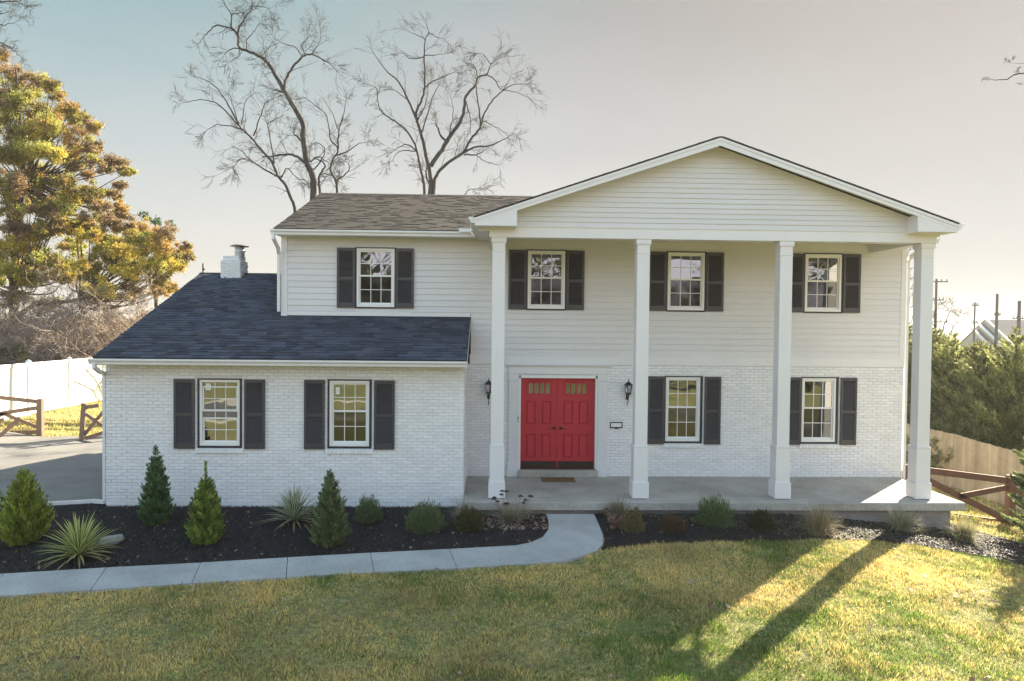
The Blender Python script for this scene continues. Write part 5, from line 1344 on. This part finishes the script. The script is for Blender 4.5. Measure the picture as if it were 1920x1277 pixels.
# field stone
bm = bmesh.new(); bmesh.ops.create_icosphere(bm, subdivisions=3, radius=1); rq = random.Random(3)
for v in bm.verts:
    nz = .12*math.sin(v.co.x*5+1)*math.cos(v.co.y*4) ; v.co *= 1+nz; v.co.x *= .19*(1+.2*v.co.y); v.co.y *= .13; v.co.z = max(min(v.co.z, .55), -.4)*.14
    v.co.z += v.co.x*.12
me = bpy.data.meshes.new('stone'); bm.to_mesh(me); bm.free(); me.materials.append(M['stone'])
o = bpy.data.objects.new('stone', me); COL.objects.link(o); o.location = (-1.80, -3.95, g(-1.8, -3.95)+.05); o.rotation_euler = (0, 0, .2)
tag(o, 'flat grey stone lying on the mulch beside the large yucca', 'stone')

# =================================================================== FENCES
def wbar(b, p, q, y, w, d, y2=None):
    A = at(*p, y); B_ = at(*q, y if y2 is None else y2); b.beam(A, B_, d, w)
# white vinyl fence along the left side
t = empty('vinyl_fence', (-11.9, 15, .15), 'tall white vinyl fence running back along the left lawn', 'fence')
y0 = 2.0
for k in range(11):
    ya, yb = y0 + k*2.42, y0 + (k+1)*2.42; ga = g(-11.9, ya); zt = 2.03
    b = MB(); b.bevbox(-11.96, -11.84, ya-.06, ya+.06, ga-.1, zt+.05, .006)
    b.add([(-11.98, ya-.08, zt+.05), (-11.82, ya-.08, zt+.05), (-11.82, ya+.08, zt+.05), (-11.98, ya+.08, zt+.05), (-11.9, ya, zt+.12)], [(3,2,1,0), (0,1,4), (1,2,4), (2,3,4), (3,0,4)])
    b.build('post', M['pvc'], t)
    b = MB(); gb = min(ga, g(-11.9, yb)) - .02
    b.bevbox(-11.93, -11.87, ya+.062, yb-.062, zt-.12, zt, .005); b.bevbox(-11.93, -11.87, ya+.062, yb-.062, gb+.05, gb+.19, .005)
    n = 13
    for q_ in range(n):
        s0 = ya+.065 + q_*(2.29/n); b.bevbox(-11.912, -11.888, s0, s0+2.29/n-.003, gb+.18, zt-.11, .003)
    b.build('panel', M['pvc'], t)
# weathered rail fence and open gate at the driveway
t = empty('rail_fence', tuple(at(72, 820, 7.0)), 'weathered wooden rail fence with crossed braces at the left edge of the driveway', 'fence')
def post(b, u, vt, vb, y, s):
    A = at(u, vt, y); B_ = at(u, vb, y); b.bevbox(A.x-s/2, A.x+s/2, y-s/2, y+s/2, min(B_.z, g(A.x, y)-.05), A.z, .008)
b = MB(); post(b, 75.5, 748, 818, 7.0, .17); b.build('post', M['oldwood'], t)
b = MB(); post(b, -62, 738, 822, 7.0, .17); b.build('post', M['oldwood'], t)
for p, q_, w_ in (((70,753),(-60,739),.13), ((69,765),(-5,776),.13), ((-60,812),(69,810),.13), ((8,776),(68,800),.11), ((-60,800),(8,776),.11)):
    b = MB(); wbar(b, p, q_, 7.0, w_, .045); b.build('rail', M['oldwood'], t)
t = empty('driveway_gate', tuple(at(-20, 830, 6.0)), 'open wooden gate leaf swung in front of the rail fence at the left edge', 'gate')
for p, q_, w_ in (((38,783),(-45,858),.11), ((-50,800),(8,786),.10), ((-50,870),(-50,770),.12)):
    b = MB(); wbar(b, p, q_, 6.1, w_, .045); b.build('gate_rail', M['oldwood'], t)
t = empty('driveway_gate', tuple(at(152, 828, 6.4)), 'wooden gate with an X brace beside the left corner of the brick wing', 'gate')
for nm, p, q_, w_, y_ in (('gate_stile', (157.5,756),(152.5,830),.15,6.4), ('gate_rail', (160,764),(186,760),.12,6.42), ('brace', (161,776),(199,803),.10,6.40), ('brace', (152,823),(199,766),.10,6.46), ('gate_rail', (160,822),(199,810),.12,6.42), ('post', (199,748),(199.5,824),.15,6.4), ('gate_rail', (199,754),(212,752),.12,6.42)):
    b = MB(); wbar(b, p, q_, y_, w_, .05); b.build(nm, M['oldwood'], t)
# old board panel behind the white fence
t = empty('old_fence', tuple(at(100, 690, 15.5)), 'old grey-brown board panel showing above the white fence', 'fence')
A = at(66, 656, 15.5); B_ = at(136, 690, 15.5)
for k in range(12):
    b = MB(); x0 = A.x + (B_.x-A.x)*k/12; s_ = rnd.uniform(.7, 1.1); b.bevbox(x0, x0+(B_.x-A.x)/12-.01, 15.5, 15.53, g(A.x, 15.5)-.02, A.z+rnd.uniform(-.02, .02), .004, (s_*.8, s_*.7, s_*.65)); b.build('board', M['board'], t)
b = MB(); b.bevbox(A.x-.03, B_.x+.03, 15.46, 15.50, A.z-.2, A.z-.1, .004); b.build('rail', M['board'], t)

# cedar rail fence with wire mesh at the right
YFc = .2
t = empty('cedar_gate', tuple(at(1895, 992, YFc)), 'red-brown cedar gate with wire mesh and diagonal braces right of the porch', 'gate')
b = MB(); post(b, 1895.5, 891, 996, YFc, .165); b.build('post', M['cedar'], t)
b = MB(); post(b, 1694.5, 871, 990, YFc, .13); b.build('post', M['cedar'], t)
for p, q_, w_ in (((1697,877),(1888,901),.155), ((1700,880),(1888,976),.15), ((1797,931),(1888,914),.13), ((1700,955),(1888,981),.13), ((1903,905),(1985,918),.14), ((1903,918),(1985,958),.14), ((1903,985),(1985,998),.13)):
    b = MB(); wbar(b, p, q_, YFc, w_, .05); b.build('rail', M['cedar'], t)
b = MB()
for k in range(10):
    b2 = MB(); A = at(1700, 890+k*9.5, YFc+.05); B_ = at(1985, 919+k*9.8, YFc+.05); b.tube([tuple(A), tuple(B_)], .0035, 4)
for k in range(19):
    A = at(1706+k*15, 884+k*1.5, YFc+.055); b.tube([(A.x, YFc+.055, A.z), (A.x, YFc+.055, A.z-.95)], .0022, 4)
b.build('wire_mesh', M['wire'], t)
# board fence along the right boundary
t = empty('board_fence', (20.3, 8, g(20.3, 8)), 'tall weathered board fence running back along the right boundary', 'fence')
y_ = 1.0; k = 0
while y_ < 22:
    wdt = .138; gz_ = g(20.3, y_)
    zt = .075 + .012*math.sin(y_*1.3) + rnd.uniform(-.012, .012) + (.0 if y_ > 6 else -.02*(6-y_))
    b = MB(); s_ = rnd.uniform(.72, 1.15); cl = (s_*rnd.uniform(.97, 1.04), s_, s_*rnd.uniform(.94, 1.02))
    x0 = 20.3 + rnd.uniform(-.003, .003)
    prof = [(y_, gz_-.05), (y_+wdt, gz_-.05), (y_+wdt, zt-.03), (y_+wdt-.025, zt), (y_+.025, zt), (y_, zt-.03)]
    P = [(x0, a, c) for a, c in prof] + [(x0+.018, a, c) for a, c in prof]
    b.add(P, [(5,4,3,2,1,0), (6,7,8,9,10,11)] + [(i, (i+1) % 6, (i+1) % 6+6, i+6) for i in range(6)], cl)
    if k < 100: b.build('board', M['board'], t)
    y_ += wdt + .006; k += 1
for z_ in (-.25, -.9, -1.5):
    b = MB(); b.bevbox(20.32, 20.36, 1.0, 15.4, z_-.045, z_+.045, .004); b.build('rail', M['board'], t)

# =================================================================== FAR THINGS
def pole(u, vt, y, label, arms, lean=0, rr=.14):
    A = at(u, vt, y); gz0 = g(A.x, y); t = empty('utility_pole', (A.x, y, gz0), label, 'utility pole', 'utility poles beyond the evergreens')
    b = MB(); b.tube([(A.x, y, gz0), (A.x+lean, y, A.z)], [rr*1.25, rr*.8], 8); b.build('shaft', M['pole'], t)
    for dz, L_ in arms:
        b = MB(); b.bevbox(A.x-L_/2, A.x+L_/2, y-.16, y-.05, A.z-dz-.07, A.z-dz+.05, .01)
        for q_ in (-.45, -.2, .2, .45): b.tube([(A.x+q_*L_, y-.1, A.z-dz+.05), (A.x+q_*L_, y-.1, A.z-dz+.28)], .05, 6)
        b.build('crossarm', M['pole'], t)
    return t
pole(1756, 523, 58, 'tallest utility pole with three crossarms just right of the column', ((.3, 2.4), (2.3, 1.6), (4.7, 2.6)))
pole(1828, 567, 70, 'slim utility pole standing left of the distant rooftops', ((.4, .8), (2.6, .9)), rr=.12)
pole(1870, 551, 60, 'thick plain utility pole in front of the distant rooftops', ((2.4, .7),), rr=.17)
pole(1911.5, 564, 56, 'utility pole nearest the right edge of the photo', ((1.9, 1.6),), rr=.2)
# distant roofs
A = at(1846, 599, 72); B_ = at(2010, 596, 72); c0 = at(1822, 634, 66)
t = empty('distant_house', (A.x, 72, g(A.x, 72)), 'distant row house with a grey-brown roof and white roof edges at the right edge', 'house')
zr = A.z; ze = zr - 3.4
b = MB(); b.add([(A.x, 72, zr), (B_.x, 72, zr), (B_.x, 67, ze), (A.x-.0, 67, ze), (A.x, 77, ze), (B_.x, 77, ze)], [(0,3,2,1), (0,1,5,4)])
b.build('roof', M['farroof'], t)
b = MB(); b.add([(A.x+.1, 67.3, ze), (B_.x, 67.3, ze), (B_.x, 67.3, -2.5), (A.x+.1, 67.3, -2.5), (A.x+.1, 72, zr-.1), (A.x+.1, 76.7, ze), (A.x+.1, 76.7, -2.5)], [(0,3,2,1), (4,5,6,3,0)]); b.build('wall', M['farwall'], t)
for dx, z1, yoff in ((0, zr, 0), (-1.0, zr-.55, 0), (-1.9, zr-1.1, 0)):
    b = MB(); b.beam((A.x+dx, 71.9, z1+.1), (A.x+dx+.0, 66.5, z1-3.5), .16, .25); b.build('white_rake', M['pvc'], t)
    if dx < 0:
        b = MB(); b.add([(A.x+dx, 72, z1), (A.x+dx+1.0, 72, z1), (A.x+dx+1.0, 67, z1-3.4), (A.x+dx, 67, z1-3.4)], [(3,2,1,0)]); b.build('roof_step', M['farroof'], t)
# far tree belts
def belt(label, x0, x1, y0, y1, h, n, seed, cols, size):
    q = np.random.RandomState(seed); k = n//220; cx = q.uniform(x0, x1, k); cy = q.uniform(y0, y1, k); cz = gv(cx, cy) + q.uniform(0, h, k)*(.6+.4*vnoise(cx+500, cy+500, .15, seed))
    P, V = leafcloud(np.stack([cx, cy, cz], 1), q.uniform(.8, 1.9, k), [220]*k, q, size, .7, .5, .6)
    tag(npmesh('distant_woods', V, 4, M['leaf'], None, np.array(cols)[q.randint(0, len(cols), len(P))]*q.uniform(.6, 1.2, (len(P), 1))), label, 'woods', kind='stuff')
belt('wood across the street behind the viewpoint', -45, 55, -62, -50, 15, 130000, 5, [(.16,.13,.08),(.16,.2,.06),(.10,.09,.06)], .45)
belt('far woods beyond the left fence', -75, -15, 42, 60, 4.5, 60000, 3, [(.16,.12,.08),(.12,.12,.06),(.2,.15,.09)], .35)
belt('far woods beyond the right boundary', 36, 95, 48, 64, 3.2, 50000, 4, [(.10,.12,.05),(.14,.14,.07)], .35)

# across the street, seen only in the window glass
for k, (x, y, s_, rot) in enumerate([(-14, -42, 1.5, 0), (1, -46, 1.7, 1), (15, -41, 1.4, 2), (30, -44, 1.6, 3)]):
    copy_tree(Lt if k % 2 else Lt2, x, y, s_, rot, ('leftmost', 'second', 'third', 'rightmost')[k] + ' evergreen across the street behind the viewpoint')
r = random.Random(77)
for k, (x, y) in enumerate([(-4, -36), (9, -39), (22, -35)]):
    bt = MB(); gz0 = g(x, y); pts = [Vector((x, y, gz0))]; d = Vector((0, 0, 1))
    for i in range(7): d = (d + Vector((r.gauss(0, .08), r.gauss(0, .08), 0))).normalized(); pts.append(pts[-1] + d*1.2)
    bt.tube(pts, [.22*(1-i/9) for i in range(8)], 7)
    for i in range(2, 8):
        for _ in range(4): twig(bt, pts[i], Vector((r.gauss(0, 1), r.gauss(0, 1), r.uniform(.2, 1))), r.uniform(2, 3.5), .07, 2, r, 3, .25, .03, .012)
    t = empty('street_tree', (x, y, gz0), ('first', 'second', 'third')[k] + ' bare street tree behind the viewpoint', 'tree', 'bare street trees behind the viewpoint')
    bt.build('trunk', M['bark'], t)

# =================================================================== AIR
b = MB(); b.box(-950, 950, -750, 1250, -3.2, 17.5)
hz_m = bpy.data.materials.new('thin_haze'); hz_m.use_nodes = True; hn = hz_m.node_tree.nodes; hn.remove(hn['Principled BSDF'])
pv = hn.new('ShaderNodeVolumePrincipled'); pv.inputs['Color'].default_value = (.95, .95, .96, 1); pv.inputs['Density'].default_value = .00045; pv.inputs['Anisotropy'].default_value = .3
hz_m.node_tree.links.new(pv.outputs[0], hn['Material Output'].inputs['Volume'])
tag(b.build('haze', hz_m), kind='stuff')
